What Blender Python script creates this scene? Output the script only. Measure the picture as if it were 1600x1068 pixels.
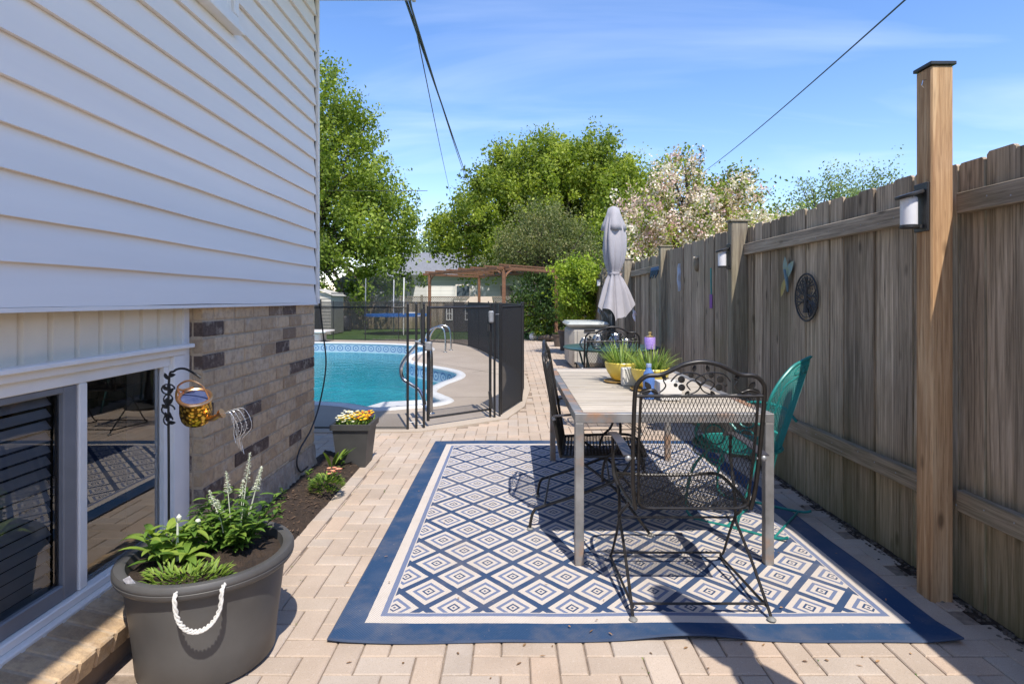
import bpy, math, random
import numpy as np
from mathutils import Vector, Matrix
from mathutils.geometry import tessellate_polygon
R = math.radians
random.seed(7); rng = np.random.default_rng(7)
for o in list(bpy.data.objects): bpy.data.objects.remove(o)
S = bpy.context.scene; COL = S.collection

# ------------------------------------------------------------ camera
F = 897.0; HC = 1.29
cam = bpy.data.cameras.new('camera'); co = bpy.data.objects.new('camera', cam); COL.objects.link(co)
co.location = (0, 0, HC); co.rotation_euler = (R(90), 0, 0)
cam.sensor_width = 36; cam.lens = 36*F/1600; cam.shift_y = -66/1600
cam.clip_start = .05; cam.clip_end = 600
S.camera = co
# ------------------------------------------------------------ sky and sun
SD = Vector((.2, -.615, 1)).normalized()
w = bpy.data.worlds.new('World'); S.world = w; w.use_nodes = True
nt = w.node_tree; N = nt.nodes; L = nt.links
bg = N['Background']; bg.inputs[1].default_value = .15
sky = N.new('ShaderNodeTexSky'); sky.sky_type = 'NISHITA'; sky.sun_disc = False
sky.sun_elevation = math.asin(SD.z); sky.sun_rotation = math.atan2(SD.x, SD.y)
sky.altitude = 200; sky.air_density = 1.0; sky.dust_density = .25; sky.ozone_density = 2.5
tc = N.new('ShaderNodeTexCoord'); sep = N.new('ShaderNodeSeparateXYZ'); L.new(tc.outputs['Generated'], sep.inputs[0])
def wm(op, a, b=None, clamp=False):
    m = N.new('ShaderNodeMath'); m.operation = op; m.use_clamp = clamp
    for i, v in enumerate((a, b)):
        if v is None: continue
        if isinstance(v, (int, float)): m.inputs[i].default_value = v
        else: L.new(v, m.inputs[i])
    return m.outputs[0]
zc = wm('MAXIMUM', wm('ADD', sep.outputs[2], .12), .05)
cx = wm('DIVIDE', sep.outputs[0], zc); cy = wm('DIVIDE', sep.outputs[1], zc)
cmb = N.new('ShaderNodeCombineXYZ'); L.new(wm('MULTIPLY', cx, .55), cmb.inputs[0]); L.new(wm('MULTIPLY', cy, 1.5), cmb.inputs[1])
nz = N.new('ShaderNodeTexNoise'); nz.inputs['Scale'].default_value = 1.1; nz.inputs['Detail'].default_value = 7; nz.inputs['Roughness'].default_value = .5; nz.inputs['Distortion'].default_value = .6
L.new(cmb.outputs[0], nz.inputs['Vector'])
rp = N.new('ShaderNodeValToRGB'); rp.color_ramp.elements[0].position = .47; rp.color_ramp.elements[1].position = .82
L.new(nz.outputs[0], rp.inputs[0])
hs = N.new('ShaderNodeHueSaturation'); hs.inputs['Saturation'].default_value = 1.2; hs.inputs['Value'].default_value = .92
L.new(sky.outputs[0], hs.inputs['Color'])
mx = N.new('ShaderNodeMixRGB'); mx.inputs[2].default_value = (6.5, 6.7, 7.0, 1)
tn = N.new('ShaderNodeMixRGB'); tn.blend_type = 'MULTIPLY'; tn.inputs[0].default_value = 1; tn.inputs[2].default_value = (1.12, .95, .99, 1); L.new(hs.outputs[0], tn.inputs[1])
L.new(wm('MULTIPLY', rp.outputs[0], .22), mx.inputs[0]); L.new(tn.outputs[0], mx.inputs[1]); L.new(mx.outputs[0], bg.inputs[0])
sl = bpy.data.lights.new('sun', 'SUN'); sl.energy = 3.15; sl.angle = R(.53); sl.color = (1, .93, .83)
so = bpy.data.objects.new('sun', sl); COL.objects.link(so); so.rotation_euler = SD.to_track_quat('Z', 'Y').to_euler(); so.location = (5, -5, 20)
S.view_settings.view_transform = 'Standard'; S.view_settings.look = 'None'
S.view_settings.exposure = 1.0; S.view_settings.gamma = 1
S.render.engine = 'CYCLES'
S.cycles.max_bounces = 10; S.cycles.transparent_max_bounces = 24

# ------------------------------------------------------------ mesh helpers
class MB:
    def __init__(s): s.v = []; s.f = []; s.a = []; s.var = .5
    def add(s, vs, fs):
        n = len(s.v); s.v += [tuple(p) for p in vs]; s.f += [tuple(i+n for i in f) for f in fs]; s.a += [s.var]*len(vs); return s
    def box(s, x0, x1, y0, y1, z0, z1, M=None):
        p = [Vector((x, y, z)) for x in (x0, x1) for y in (y0, y1) for z in (z0, z1)]
        if M is not None: p = [M @ q for q in p]
        return s.add(p, [(0,1,3,2),(4,6,7,5),(0,4,5,1),(2,3,7,6),(0,2,6,4),(1,5,7,3)])
    def bbox(s, x0, x1, y0, y1, z0, z1, b=.003, M=None):       # bevelled box
        vs = []; key = {}
        for ix, x in enumerate((x0, x1)):
            for iy, y in enumerate((y0, y1)):
                for iz, z in enumerate((z0, z1)):
                    sx, sy, sz = (1, -1)[ix], (1, -1)[iy], (1, -1)[iz]
                    for k, d in enumerate(((0, b, b), (b, 0, b), (b, b, 0))):
                        key[(ix, iy, iz, k)] = len(vs); vs.append(Vector((x+sx*d[0], y+sy*d[1], z+sz*d[2])))
        fs = []
        for i in (0, 1):
            fs.append([key[(i, a, c, 0)] for a, c in ((0,0),(1,0),(1,1),(0,1))][::(-1 if i == 0 else 1)])
            fs.append([key[(a, i, c, 1)] for a, c in ((0,0),(0,1),(1,1),(1,0))][::(-1 if i == 0 else 1)])
            fs.append([key[(a, c, i, 2)] for a, c in ((0,0),(1,0),(1,1),(0,1))][::(-1 if i == 0 else 1)])
        for a in (0, 1):
            for c in (0, 1):
                fs.append([key[(a,c,0,0)], key[(a,c,1,0)], key[(a,c,1,1)], key[(a,c,0,1)]])
                fs.append([key[(a,0,c,0)], key[(a,1,c,0)], key[(a,1,c,2)], key[(a,0,c,2)]])
                fs.append([key[(0,a,c,1)], key[(1,a,c,1)], key[(1,a,c,2)], key[(0,a,c,2)]])
                for d in (0, 1): fs.append([key[(a,c,d,0)], key[(a,c,d,1)], key[(a,c,d,2)]])
        if M is not None: vs = [M @ q for q in vs]
        return s.add(vs, fs)
    def tube(s, pts, r, n=8, closed=False, cap=True, flat=1.0):
        pts = [Vector(p) for p in pts]; m = len(pts)
        rs = r if isinstance(r, (list, tuple)) else [r]*m
        T = []
        for i in range(m):
            a = pts[(i-1) % m] if (closed or i > 0) else pts[i]; b = pts[(i+1) % m] if (closed or i < m-1) else pts[i]
            t = (b-a); T.append(t.normalized() if t.length > 1e-9 else Vector((0, 0, 1)))
        u = T[0].orthogonal().normalized() if abs(T[0].z) > .95 else T[0].cross(Vector((0, 0, 1))).normalized()
        vs = []
        for i in range(m):
            u = (u - T[i]*u.dot(T[i]));  u = u.normalized() if u.length > 1e-6 else T[i].orthogonal().normalized()
            w_ = T[i].cross(u)
            for k in range(n):
                a = 2*math.pi*k/n; vs.append(pts[i] + (u*math.cos(a) + w_*math.sin(a)*flat)*rs[i])
        fs = []
        for i in range(m if closed else m-1):
            j = (i+1) % m
            for k in range(n): fs.append((i*n+k, i*n+(k+1) % n, j*n+(k+1) % n, j*n+k))
        if cap and not closed: fs.append(tuple(range(n))[::-1]); fs.append(tuple((m-1)*n+k for k in range(n)))
        return s.add(vs, fs)
    def lathe(s, prof, c=(0, 0, 0), n=24, M=None, sx=1, sy=1, fn=None, a0=0):
        vs = []
        for r, z in prof:
            for k in range(n):
                a = 2*math.pi*k/n+a0; q = r*(fn(a, z) if fn else 1)
                p = Vector((q*math.cos(a)*sx, q*math.sin(a)*sy, z))
                vs.append((M @ p if M is not None else p) + Vector(c))
        fs = []
        for i in range(len(prof)-1):
            for k in range(n): fs.append((i*n+k, i*n+(k+1) % n, (i+1)*n+(k+1) % n, (i+1)*n+k))
        if prof[0][0] > 1e-5: fs.append(tuple(range(n))[::-1])
        if prof[-1][0] > 1e-5: fs.append(tuple((len(prof)-1)*n+k for k in range(n)))
        return s.add(vs, fs)
    def ball(s, c, r, n=12, sz=1):
        m = max(4, n//2); return s.lathe([(r*math.sin(math.pi*i/m)+1e-6, -r*sz*math.cos(math.pi*i/m)) for i in range(m+1)], c, n)
    def leaf(s, base, d, ln, wd, up=Vector((0, 0, 1)), droop=.4, n=5, fold=.25, tip=.0):
        d = Vector(d).normalized(); side = d.cross(up); side = side.normalized() if side.length > 1e-4 else Vector((1, 0, 0))
        p = Vector(base); vs = []; q = d.copy()
        for i in range(n+1):
            t = i/n; wv = wd*.5*(math.sin(math.pi*min(1, t*.93+.07))**.8)*(1-tip*t)
            nrm = side.cross(q).normalized()
            vs += [p - side*wv + nrm*wv*fold, p, p + side*wv + nrm*wv*fold]
            q = (q - up*droop/n*(.4+1.2*t)).normalized(); p = p + q*ln/n
        fs = []
        for i in range(n):
            a = i*3; fs += [(a, a+1, a+4, a+3), (a+1, a+2, a+5, a+4)]
        return s.add(vs, fs)
    def build(s, name, mat, parent=None, smooth=False, world=True):
        me = bpy.data.meshes.new(name); vs = s.v
        if parent is not None and world:
            M = PM[parent.name].inverted(); vs = [tuple(M @ Vector(p)) for p in vs]
        me.from_pydata(vs, [], s.f)
        at = me.attributes.new('var', 'FLOAT', 'POINT'); at.data.foreach_set('value', s.a)
        if smooth:
            me.polygons.foreach_set('use_smooth', [True]*len(me.polygons))
            if smooth != 'all':
                try: me.set_sharp_from_angle(angle=R(40))
                except Exception: pass
        me.materials.append(mat)
        o = bpy.data.objects.new(name, me); COL.objects.link(o)
        if parent is not None: o.parent = parent; PM[o.name] = PM[parent.name]
        else: PM[o.name] = Matrix()
        return o
PM = {}
def tag(o, label=None, cat=None, group=None, kind=None):
    if label: o['label'] = label
    if cat: o['category'] = cat
    if group: o['group'] = group
    if kind: o['kind'] = kind
    return o
def thing(name, label, cat, loc=(0, 0, 0), rz=0, group=None):
    o = bpy.data.objects.new(name, None); COL.objects.link(o); o.empty_display_size = .1
    o.location = loc; o.rotation_euler = (0, 0, rz); PM[o.name] = Matrix.Translation(loc) @ Matrix.Rotation(rz, 4, 'Z')
    return tag(o, label, cat, group)
def kids(o): return [c for c in bpy.data.objects if c.parent == o]
def dup(o, parent=None):
    c = o.copy(); COL.objects.link(c)
    if parent is not None: c.parent = parent
    for k in kids(o): dup(k, c)
    return c
def smoothpath(P, k=6, closed=False):
    P = [Vector(p) for p in P]; n = len(P); out = []
    for i in range(n if closed else n-1):
        if closed: a, b, c, d = P[(i-1) % n], P[i], P[(i+1) % n], P[(i+2) % n]
        else: a, b, c, d = P[max(i-1, 0)], P[i], P[i+1], P[min(i+2, n-1)]
        for j in range(k):
            t = j/k; out.append(.5*((2*b)+(c-a)*t+(2*a-5*b+4*c-d)*t*t+(3*b-a-3*c+d)*t**3))
    if not closed: out.append(P[-1])
    return out
def G(x, y, z=0.):                     # a point of height z seen at that place in the photo's own measurements
    Y = (HC-z)*F/(y-468.); return Vector(((x-800)*Y/F, Y, z))

# ------------------------------------------------------------ materials
class MT:
    def __init__(s, name, rough=.7, metal=0., spec=.5):
        s.m = bpy.data.materials.new(name); s.m.use_nodes = True; s.nt = s.m.node_tree; s.N = s.nt.nodes; s.L = s.nt.links
        s.b = s.N['Principled BSDF']; s.b.inputs['Roughness'].default_value = rough; s.b.inputs['Metallic'].default_value = metal
        s.b.inputs['Specular IOR Level'].default_value = spec
        s.tc = s.N.new('ShaderNodeTexCoord'); s.out = s.N['Material Output']
    def n(s, t, **k):
        x = s.N.new(t)
        for a, b in k.items(): setattr(x, a, b)
        return x
    def math(s, op, a, b=None, c=None, clamp=False):
        m = s.n('ShaderNodeMath', operation=op, use_clamp=clamp)
        for i, v in enumerate((a, b, c)):
            if v is None: continue
            if isinstance(v, (int, float)): m.inputs[i].default_value = v
            else: s.L.new(v, m.inputs[i])
        return m.outputs[0]
    def vec(s, scale=(1, 1, 1), src='Object'):
        mp = s.n('ShaderNodeMapping'); mp.inputs['Scale'].default_value = scale; s.L.new(s.tc.outputs[src], mp.inputs[0]); return mp.outputs[0]
    def noise(s, scale=5, detail=4, rough=.55, v=None, dist=0):
        x = s.n('ShaderNodeTexNoise'); x.inputs['Scale'].default_value = scale; x.inputs['Detail'].default_value = detail
        x.inputs['Roughness'].default_value = rough; x.inputs['Distortion'].default_value = dist
        s.L.new(v if v is not None else s.tc.outputs['Object'], x.inputs['Vector']); return x.outputs[0]
    def ramp(s, f, stops):
        x = s.n('ShaderNodeValToRGB'); e = x.color_ramp.elements
        while len(e) < len(stops): e.new(.5)
        for i, (p, c) in enumerate(stops): e[i].position = p; e[i].color = (*c, 1) if len(c) == 3 else c
        s.L.new(f, x.inputs[0]); return x.outputs[0]
    def mix(s, f, a, b, mode='MIX'):
        x = s.n('ShaderNodeMixRGB', blend_type=mode)
        for i, v in enumerate((f, a, b)):
            if isinstance(v, (int, float)): x.inputs[i].default_value = v
            elif isinstance(v, tuple): x.inputs[i].default_value = (*v, 1) if len(v) == 3 else v
            else: s.L.new(v, x.inputs[i])
        return x.outputs[0]
    def var(s):
        x = s.n('ShaderNodeAttribute', attribute_name='var'); return x.outputs['Fac']
    def col(s, c): s.L.new(c, s.b.inputs['Base Color']); return s
    def bump(s, h, st=.3, d=.01):
        x = s.n('ShaderNodeBump'); x.inputs['Strength'].default_value = st; x.inputs['Distance'].default_value = d
        s.L.new(h, x.inputs['Height']); s.L.new(x.outputs[0], s.b.inputs['Normal']); return s
def simple(name, c1, c2=None, rough=.6, metal=0, scale=8, bump=0, bd=.003, spec=.5, vmul=0, src='Object', stretch=(1, 1, 1), detail=5):
    m = MT(name, rough, metal, spec); c2 = c2 or tuple(x*.8 for x in c1)
    nz = m.noise(scale, detail, v=m.vec(stretch, src)); c = m.ramp(nz, [(.3, c2), (.7, c1)])
    if vmul:
        g = m.math('MULTIPLY_ADD', m.var(), vmul, 1-vmul/2)
        cc = m.n('ShaderNodeCombineXYZ'); [m.L.new(g, cc.inputs[i]) for i in range(3)]
        c = m.mix(1., c, cc.outputs[0], 'MULTIPLY')
    m.col(c)
    if bump: m.bump(m.noise(scale*6, 4, v=m.vec(stretch, src)), bump, bd)
    return m.m
def wood(name, c1, c2, c3, axis='z', rough=.85, green=None, vm=.45, knots=True, fine=60):
    m = MT(name, rough, 0, .25)
    st = {'z': (1, 1, .035), 'y': (1, .035, 1), 'x': (.035, 1, 1)}[axis]
    off = m.n('ShaderNodeVectorMath', operation='ADD'); m.L.new(m.tc.outputs['Object'], off.inputs[0])
    cv = m.n('ShaderNodeCombineXYZ'); vv = m.var(); [m.L.new(m.math('MULTIPLY', vv, 37.), cv.inputs[i]) for i in range(3)]
    m.L.new(cv.outputs[0], off.inputs[1])
    mp = m.n('ShaderNodeMapping'); mp.inputs['Scale'].default_value = st; m.L.new(off.outputs[0], mp.inputs[0])
    g = m.noise(fine, 5, .6, mp.outputs[0], .6); big = m.noise(5, 3, .6, off.outputs[0])
    c = m.ramp(g, [(.32, c3), (.5, c2), (.68, c1)])
    mp2 = m.n('ShaderNodeMapping'); mp2.inputs['Scale'].default_value = {'z': (1, 1, .12), 'y': (1, .12, 1), 'x': (.12, 1, 1)}[axis]; m.L.new(off.outputs[0], mp2.inputs[0])
    st2 = m.noise(16, 5, .65, mp2.outputs[0], .3)
    c = m.mix(m.math('MULTIPLY', m.ramp(st2, [(.52, (0, 0, 0)), (.72, (1, 1, 1))]), .38), c, c3)
    c = m.mix(m.math('MULTIPLY', m.ramp(st2, [(.30, (1, 1, 1)), (.44, (0, 0, 0))]), .35), c, c1)
    c = m.mix(m.math('MULTIPLY', m.ramp(m.noise(140, 3, .6, mp.outputs[0]), [(.55, (0, 0, 0)), (.62, (1, 1, 1))]), .35), c, tuple(q*.5 for q in c3))
    gg = m.math('MULTIPLY_ADD', vv, vm, 1-vm/2); cc = m.n('ShaderNodeCombineXYZ'); [m.L.new(gg, cc.inputs[i]) for i in range(3)]
    c = m.mix(1., c, cc.outputs[0], 'MULTIPLY')
    if knots:
        mk = m.n('ShaderNodeMapping'); mk.inputs['Scale'].default_value = {'z': (7, 7, 2.6), 'y': (7, 2.6, 7), 'x': (2.6, 7, 7)}[axis]; m.L.new(off.outputs[0], mk.inputs[0])
        vo = m.n('ShaderNodeTexVoronoi'); vo.inputs['Scale'].default_value = 1.; m.L.new(mk.outputs[0], vo.inputs['Vector'])
        k = m.ramp(vo.outputs['Distance'], [(.05, (1, 1, 1)), (.13, (0, 0, 0))]); c = m.mix(m.math('MULTIPLY', k, .75), c, tuple(x*.35 for x in c3))
    if green:
        sp = m.n('ShaderNodeSeparateXYZ'); m.L.new(m.tc.outputs['Object'], sp.inputs[0])
        z = m.math('ADD', sp.outputs[2], m.math('MULTIPLY', m.noise(2.5, 4), .9))
        k = m.ramp(z, [(.35, (1, 1, 1)), (1.25, (0, 0, 0))]); c = m.mix(m.math('MULTIPLY', k, .6), c, green)
        k2 = m.ramp(m.noise(1.4, 3), [(.5, (0, 0, 0)), (.75, (1, 1, 1))]); c = m.mix(m.math('MULTIPLY', k2, .35), c, green)
    m.col(c); m.bump(g, .6, .005); return m.m
def leafmat(name, stops, trans=.35, rough=.55):
    m = MT(name, rough, 0, .35); c = m.ramp(m.var(), stops); m.col(c)
    t = m.n('ShaderNodeBsdfTranslucent'); m.L.new(m.mix(1., c, (1.25, 1.3, .55, 1), 'MULTIPLY'), t.inputs[0])
    x = m.n('ShaderNodeMixShader'); x.inputs[0].default_value = trans
    m.L.new(m.b.outputs[0], x.inputs[1]); m.L.new(t.outputs[0], x.inputs[2]); m.L.new(x.outputs[0], m.out.inputs[0]); return m.m

white_vinyl = simple('white_vinyl', (.86, .80, .735), (.80, .745, .69), .55, scale=5, bump=.15, bd=.001, stretch=(1, .12, 1.6), detail=8)
trim_white = simple('trim_white', (.86, .82, .77), (.78, .75, .71), .4, scale=6)
cream_panel = simple('cream_panel', (.84, .74, .58), (.74, .65, .51), .5, scale=5, bump=.05)
soffit_white = simple('soffit_white', (.75, .75, .73), None, .6)
roofing = simple('roofing', (.10, .09, .085), (.05, .05, .05), .95, scale=40, bump=.4)
steel = simple('stainless', (.62, .62, .62), (.5, .5, .5), .22, 1, 20)
galv = simple('galvanised_steel', (.36, .37, .38), (.24, .25, .26), .5, .55, 14, .15)
black_metal = simple('black_metal', (.012, .012, .013), (.02, .02, .021), .45, 0, 20, .1, .001)
bronze = simple('dark_bronze_metal', (.036, .033, .031), (.018, .017, .017), .36, .35, 30, .15, .0006)
teal_metal = simple('teal_metal', (.016, .22, .20), (.010, .155, .14), .4, .0, 12, .1, .001)
rubber_grey = simple('grey_cap', (.2, .2, .19), None, .6)
plastic_black = simple('black_plastic', (.02, .02, .022), (.03, .03, .03), .45)
plastic_grey = simple('grey_pot_plastic', (.092, .09, .088), (.062, .06, .059), .5, 0, 5, .2, .002)
plastic_dgrey = simple('charcoal_planter', (.06, .06, .06), (.045, .045, .045), .55, 0, 10, .1)
brown_plastic = simple('brown_planter', (.10, .075, .06), None, .6)
yellow_glaze = simple('yellow_glaze', (.78, .62, .12), (.72, .56, .10), .3, 0, 5)
white_ceramic = simple('white_ceramic', (.72, .70, .66), (.62, .6, .56), .5, 0, 8)
rope_white = simple('white_rope', (.66, .65, .62), (.5, .49, .46), .9, 0, 60, .4)
soil = simple('soil', (.075, .048, .032), (.028, .018, .012), .95, 0, 30, 1.0, .02, detail=8)
parasol_cloth = simple('grey_parasol_cloth', (.37, .355, .375), (.31, .30, .32), .9, 0, 6, .2, .002)
concrete = None
GREEN1 = leafmat('maple_leaves', [(0, (.07, .115, .018)), (.5, (.21, .29, .035)), (1, (.43, .50, .10))], .45)
GREEN2 = leafmat('yellow_green_leaves', [(0, (.065, .105, .016)), (.5, (.21, .28, .032)), (1, (.44, .50, .09))], .45)
OLIVE = leafmat('olive_leaves', [(0, (.075, .10, .035)), (.5, (.15, .18, .06)), (1, (.28, .26, .11))])
DARKG = leafmat('dark_leaves', [(0, (.018, .045, .012)), (.5, (.04, .085, .018)), (1, (.09, .15, .03))])
LIME = leafmat('lime_leaves', [(0, (.10, .18, .015)), (.5, (.24, .34, .03)), (1, (.42, .5, .06))])
PALEG = leafmat('pale_leaves', [(0, (.12, .17, .07)), (.5, (.2, .27, .11)), (1, (.3, .36, .16))])
BLOSSOM = leafmat('blossom', [(0, (.5, .28, .3)), (.3, (.62, .46, .44)), (.65, (.78, .68, .6)), (1, (.85, .8, .72))], .3)
POTLEAF = leafmat('pot_leaves', [(0, (.045, .10, .02)), (.5, (.125, .23, .035)), (1, (.30, .40, .07))], .35, .5)
GRASSY = leafmat('grassy_blades', [(0, (.1, .16, .03)), (.6, (.2, .32, .06)), (1, (.36, .42, .12))], .3, .45)
FLOWERW = leafmat('white_flowers', [(0, (.55, .6, .45)), (1, (.85, .85, .8))], .2)
FLOWERM = leafmat('mixed_flowers', [(0, (.8, .8, .7)), (.35, (.8, .78, .6)), (.4, (.85, .6, .02)), (.7, (.85, .55, .02)), (.75, (.75, .12, .02)), (1, (.7, .08, .03))], .15)
FLOWERP = leafmat('coral_flowers', [(0, (.75, .18, .1)), (.5, (.85, .4, .3)), (1, (.85, .6, .25))], .15)
bark = simple('bark', (.13, .10, .08), (.05, .04, .032), .95, 0, 12, .8, .02, stretch=(1, 1, .25))
fence_wood = wood('weathered_fence_wood', (.48, .385, .285), (.325, .255, .18), (.155, .12, .085), green=(.15, .14, .05), vm=.72)
rail_wood = wood('weathered_rail_wood', (.40, .33, .25), (.29, .235, .175), (.16, .13, .095), 'y', green=(.14, .13, .05), vm=.3)
post_grey = wood('weathered_post_wood', (.33, .29, .21), (.24, .205, .15), (.14, .115, .085), green=(.15, .14, .06))
cedar = wood('orange_cedar_post', (.60, .42, .25), (.46, .285, .15), (.27, .15, .075), vm=.1, fine=40)
pergola_wood = wood('pergola_wood', (.27, .135, .07), (.175, .09, .052), (.09, .05, .032), 'x', vm=.3)
table_wood = wood('bleached_table_wood', (.55, .49, .41), (.44, .39, .32), (.27, .235, .19), 'x', vm=.28, knots=False)
saucer_wood = simple('tan_saucer', (.42, .27, .09), (.3, .19, .06), .6)

# ------------------------------------------------------------ outlines
pool2 = [(-6.4,7.0),(-4.5,6.98),(-3.2,7.02),(-2.5,7.12),(-2.0,6.98),(-1.62,6.72),(-1.25,6.85),(-.97,7.0),(-.86,7.25),(-1.0,7.55),(-1.18,8.0),(-1.1,8.7),(-.92,9.35),(-.95,9.95),(-1.2,10.45),(-1.6,10.95),(-2.1,11.7),(-2.33,12.6),(-2.28,13.5),(-2.1,14.4),(-2.25,15.3),(-2.9,16.1),(-3.8,16.6),(-5.2,16.95),(-6.8,16.9),(-8.0,15.5),(-8.4,12.5),(-8.3,9),(-7.6,7.6)]
POOL = [(p.x, p.y) for p in smoothpath([(x, y, 0) for x, y in pool2], 5, True)]
fpath = [(-1.03,5.67),(-.95,5.70),(-.88,5.73),(-.845,5.785),(-.237,6.25),(-.19,6.24),(-.135,6.30),(-.12,6.40),(.12,7.23),(.16,8.2),(.15,9.1),(.1,10.2),(-.1,11.3),(-.35,12.4),(-.55,13.4),(-.85,14.6),(-1.2,15.8),(-1.7,16.8),(-2.5,17.4),(-3.5,17.75),(-4.6,18.0),(-5.7,18.3),(-6.9,18.5),(-8.2,18.5),(-9.5,18.4)]
DECK = [(-9.6,5.55),(-3.0,5.55),(-1.4,5.55),(-.9,5.58),(-.5,5.85),(-.05,6.2),(.15,6.9),(.26,8.2),(.24,9.6),(.1,11.2),(-.2,12.6),(-.55,14.2),(-.95,15.6),(-1.5,16.9),(-2.4,17.6),(-4,18.0),(-6.5,18.7),(-9.6,18.7)]
def inside(p, poly):
    c = False; x, y = p; j = len(poly)-1
    for i in range(len(poly)):
        xi, yi = poly[i]; xj, yj = poly[j]
        if (yi > y) != (yj > y) and x < (xj-xi)*(y-yi)/(yj-yi)+xi: c = not c
        j = i
    return c
def sheet(name, outer, holes, z, mat, kind='structure'):
    loops = [[Vector((x, y, 0)) for x, y in outer]] + [[Vector((x, y, 0)) for x, y in h] for h in holes]
    tris = tessellate_polygon(loops); flat = [p for l in loops for p in l]
    b = MB(); b.add([(p.x, p.y, z) for p in flat], [])
    for t in tris:
        a, c, d = (flat[i] for i in t); n = (c-a).cross(d-a).z
        b.f.append(tuple(t) if n > 0 else tuple(t)[::-1])
    return tag(b.build(name, mat), kind=kind)

# ------------------------------------------------------------ ground
grass_m = simple('lawn_green', (.10, .19, .03), (.05, .11, .015), .9, 0, 1.5, .6, .02, detail=8)
sheet('ground', [(-150, -40), (150, -40), (150, 320), (-150, 320)], [POOL], -.03, grass_m)
m = MT('deck_concrete', .85, 0, .3)
c = m.ramp(m.noise(1.2, 6), [(.3, (.39, .325, .26)), (.7, (.47, .40, .325))])
c = m.mix(m.ramp(m.noise(120, 2), [(.45, (0, 0, 0)), (.7, (.35, .35, .35))]), c, (.25, .21, .17))
m.col(c); m.bump(m.noise(150, 3), .25, .003); concrete = m.m
dk = sheet('pool_deck', DECK, [POOL], .012, concrete)
b = MB(); P = DECK
for i in range(len(P)-1):
    (x0, y0), (x1, y1) = P[i], P[i+1]; b.add([(x0, y0, -.03), (x1, y1, -.03), (x1, y1, .0118), (x0, y0, .0118)], [(0, 1, 2, 3)])
tag(b.build('deck_edge', concrete), kind='structure')
b = MB()
for (p, q) in (((.2, 9.3), (-2.0, 12.2)), ((-1.0, 7.5), (.15, 7.55)), ((-.7, 10.1), (.1, 11.0)), ((-2.0, 14.6), (-.7, 14.3))):
    a = Vector((*p, .0135)); d = Vector((*q, .0135)); n = (d-a).normalized().cross(Vector((0, 0, 1)))*.006
    b.add([a-n, d-n, d+n, a+n], [(0, 1, 2, 3)])
tag(b.build('deck_joints', simple('joint_dark', (.16, .13, .10), None, .95)), kind='structure')
# joint sand below the pavers
sand_m = simple('joint_sand', (.30, .235, .18), (.17, .13, .10), .95, 0, 30, .6, .01)
sheet('joint_sand', [(-6, -3.5), (1.97, -3.5), (1.97, 18.7), (-1.2, 18.7), (-.3, 12), (-.2, 7), (-1, 6.0), (-6, 6.0)], [], -.0075, sand_m)
m = MT('concrete_pavers', .85, 0, .3)
v = m.var()
c = m.ramp(v, [(0, (.41, .335, .27)), (.25, (.47, .375, .295)), (.45, (.44, .365, .295)), (.62, (.495, .38, .29)), (.8, (.42, .36, .305)), (1, (.50, .415, .34))])
c = m.mix(m.math('MULTIPLY', m.ramp(m.noise(3.0, 5), [(.4, (0, 0, 0)), (.7, (1, 1, 1))]), .42), c, (.29, .225, .17))
sp = m.noise(260, 2); c = m.mix(m.math('MULTIPLY', m.ramp(sp, [(.56, (0, 0, 0)), (.68, (1, 1, 1))]), .5), c, (.2, .16, .13))
c = m.mix(m.math('MULTIPLY', m.ramp(m.noise(70, 3), [(.6, (0, 0, 0)), (.75, (1, 1, 1))]), .35), c, (.62, .56, .5))
c = m.mix(m.math('MULTIPLY', m.ramp(m.noise(.9, 6, .65), [(.5, (0, 0, 0)), (.72, (1, 1, 1))]), .45), c, (.23, .18, .14))
m.col(c); m.bump(m.noise(180, 3), .35, .003); paver_m = m.m
b = MB(); U = .1025
def paver(x0, x1, y0, y1, dz=0., tint=None):
    g = .0016+random.random()*.0016; x0 += g; x1 -= g; y0 += g; y1 -= g; e = .004; b.var = random.random() if tint is None else tint
    h = [dz+random.uniform(-.0012, .0012) for _ in range(4)]
    b.add([(x0,y0,-.012),(x1,y0,-.012),(x1,y1,-.012),(x0,y1,-.012),(x0,y0,h[0]-e),(x1,y0,h[1]-e),(x1,y1,h[2]-e),(x0,y1,h[3]-e),(x0+e,y0+e,h[0]),(x1-e,y0+e,h[1]),(x1-e,y1-e,h[2]),(x0+e,y1-e,h[3])],
          [(0,1,5,4),(1,2,6,5),(2,3,7,6),(3,0,4,7),(4,5,9,8),(5,6,10,9),(6,7,11,10),(7,4,8,11),(8,9,10,11)])
def okp(x, y):
    if x > 1.87 or y > 18.7 or y < -1.5: return False
    if x < -1.13 and 2.35 < y < 4.62: return False
    if x < -1.36 and y <= 4.62: return False
    if x < -4.6: return False
    if inside((x, y), DECK) and not (y < 5.9 and x > -1.6 and y < 5.7): return False
    return True
for i in range(-46, 20):
    for j in range(-15, 184):
        cc = (i-j) % 4; x0 = -.04+i*U; y0 = .03+j*U
        if cc == 0 and okp(x0+U, y0+U/2): paver(x0, x0+2*U, y0, y0+U)
        if cc == 3 and okp(x0+U/2, y0+U): paver(x0, x0+U, y0, y0+2*U)
tag(b.build('patio', paver_m), kind='structure')
b = MB()
yy = 2.3
while yy < 4.6: paver(-1.165, -1.07, yy, yy+.205, .012); yy += .205
tag(b.build('edging', paver_m), kind='structure')
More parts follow.
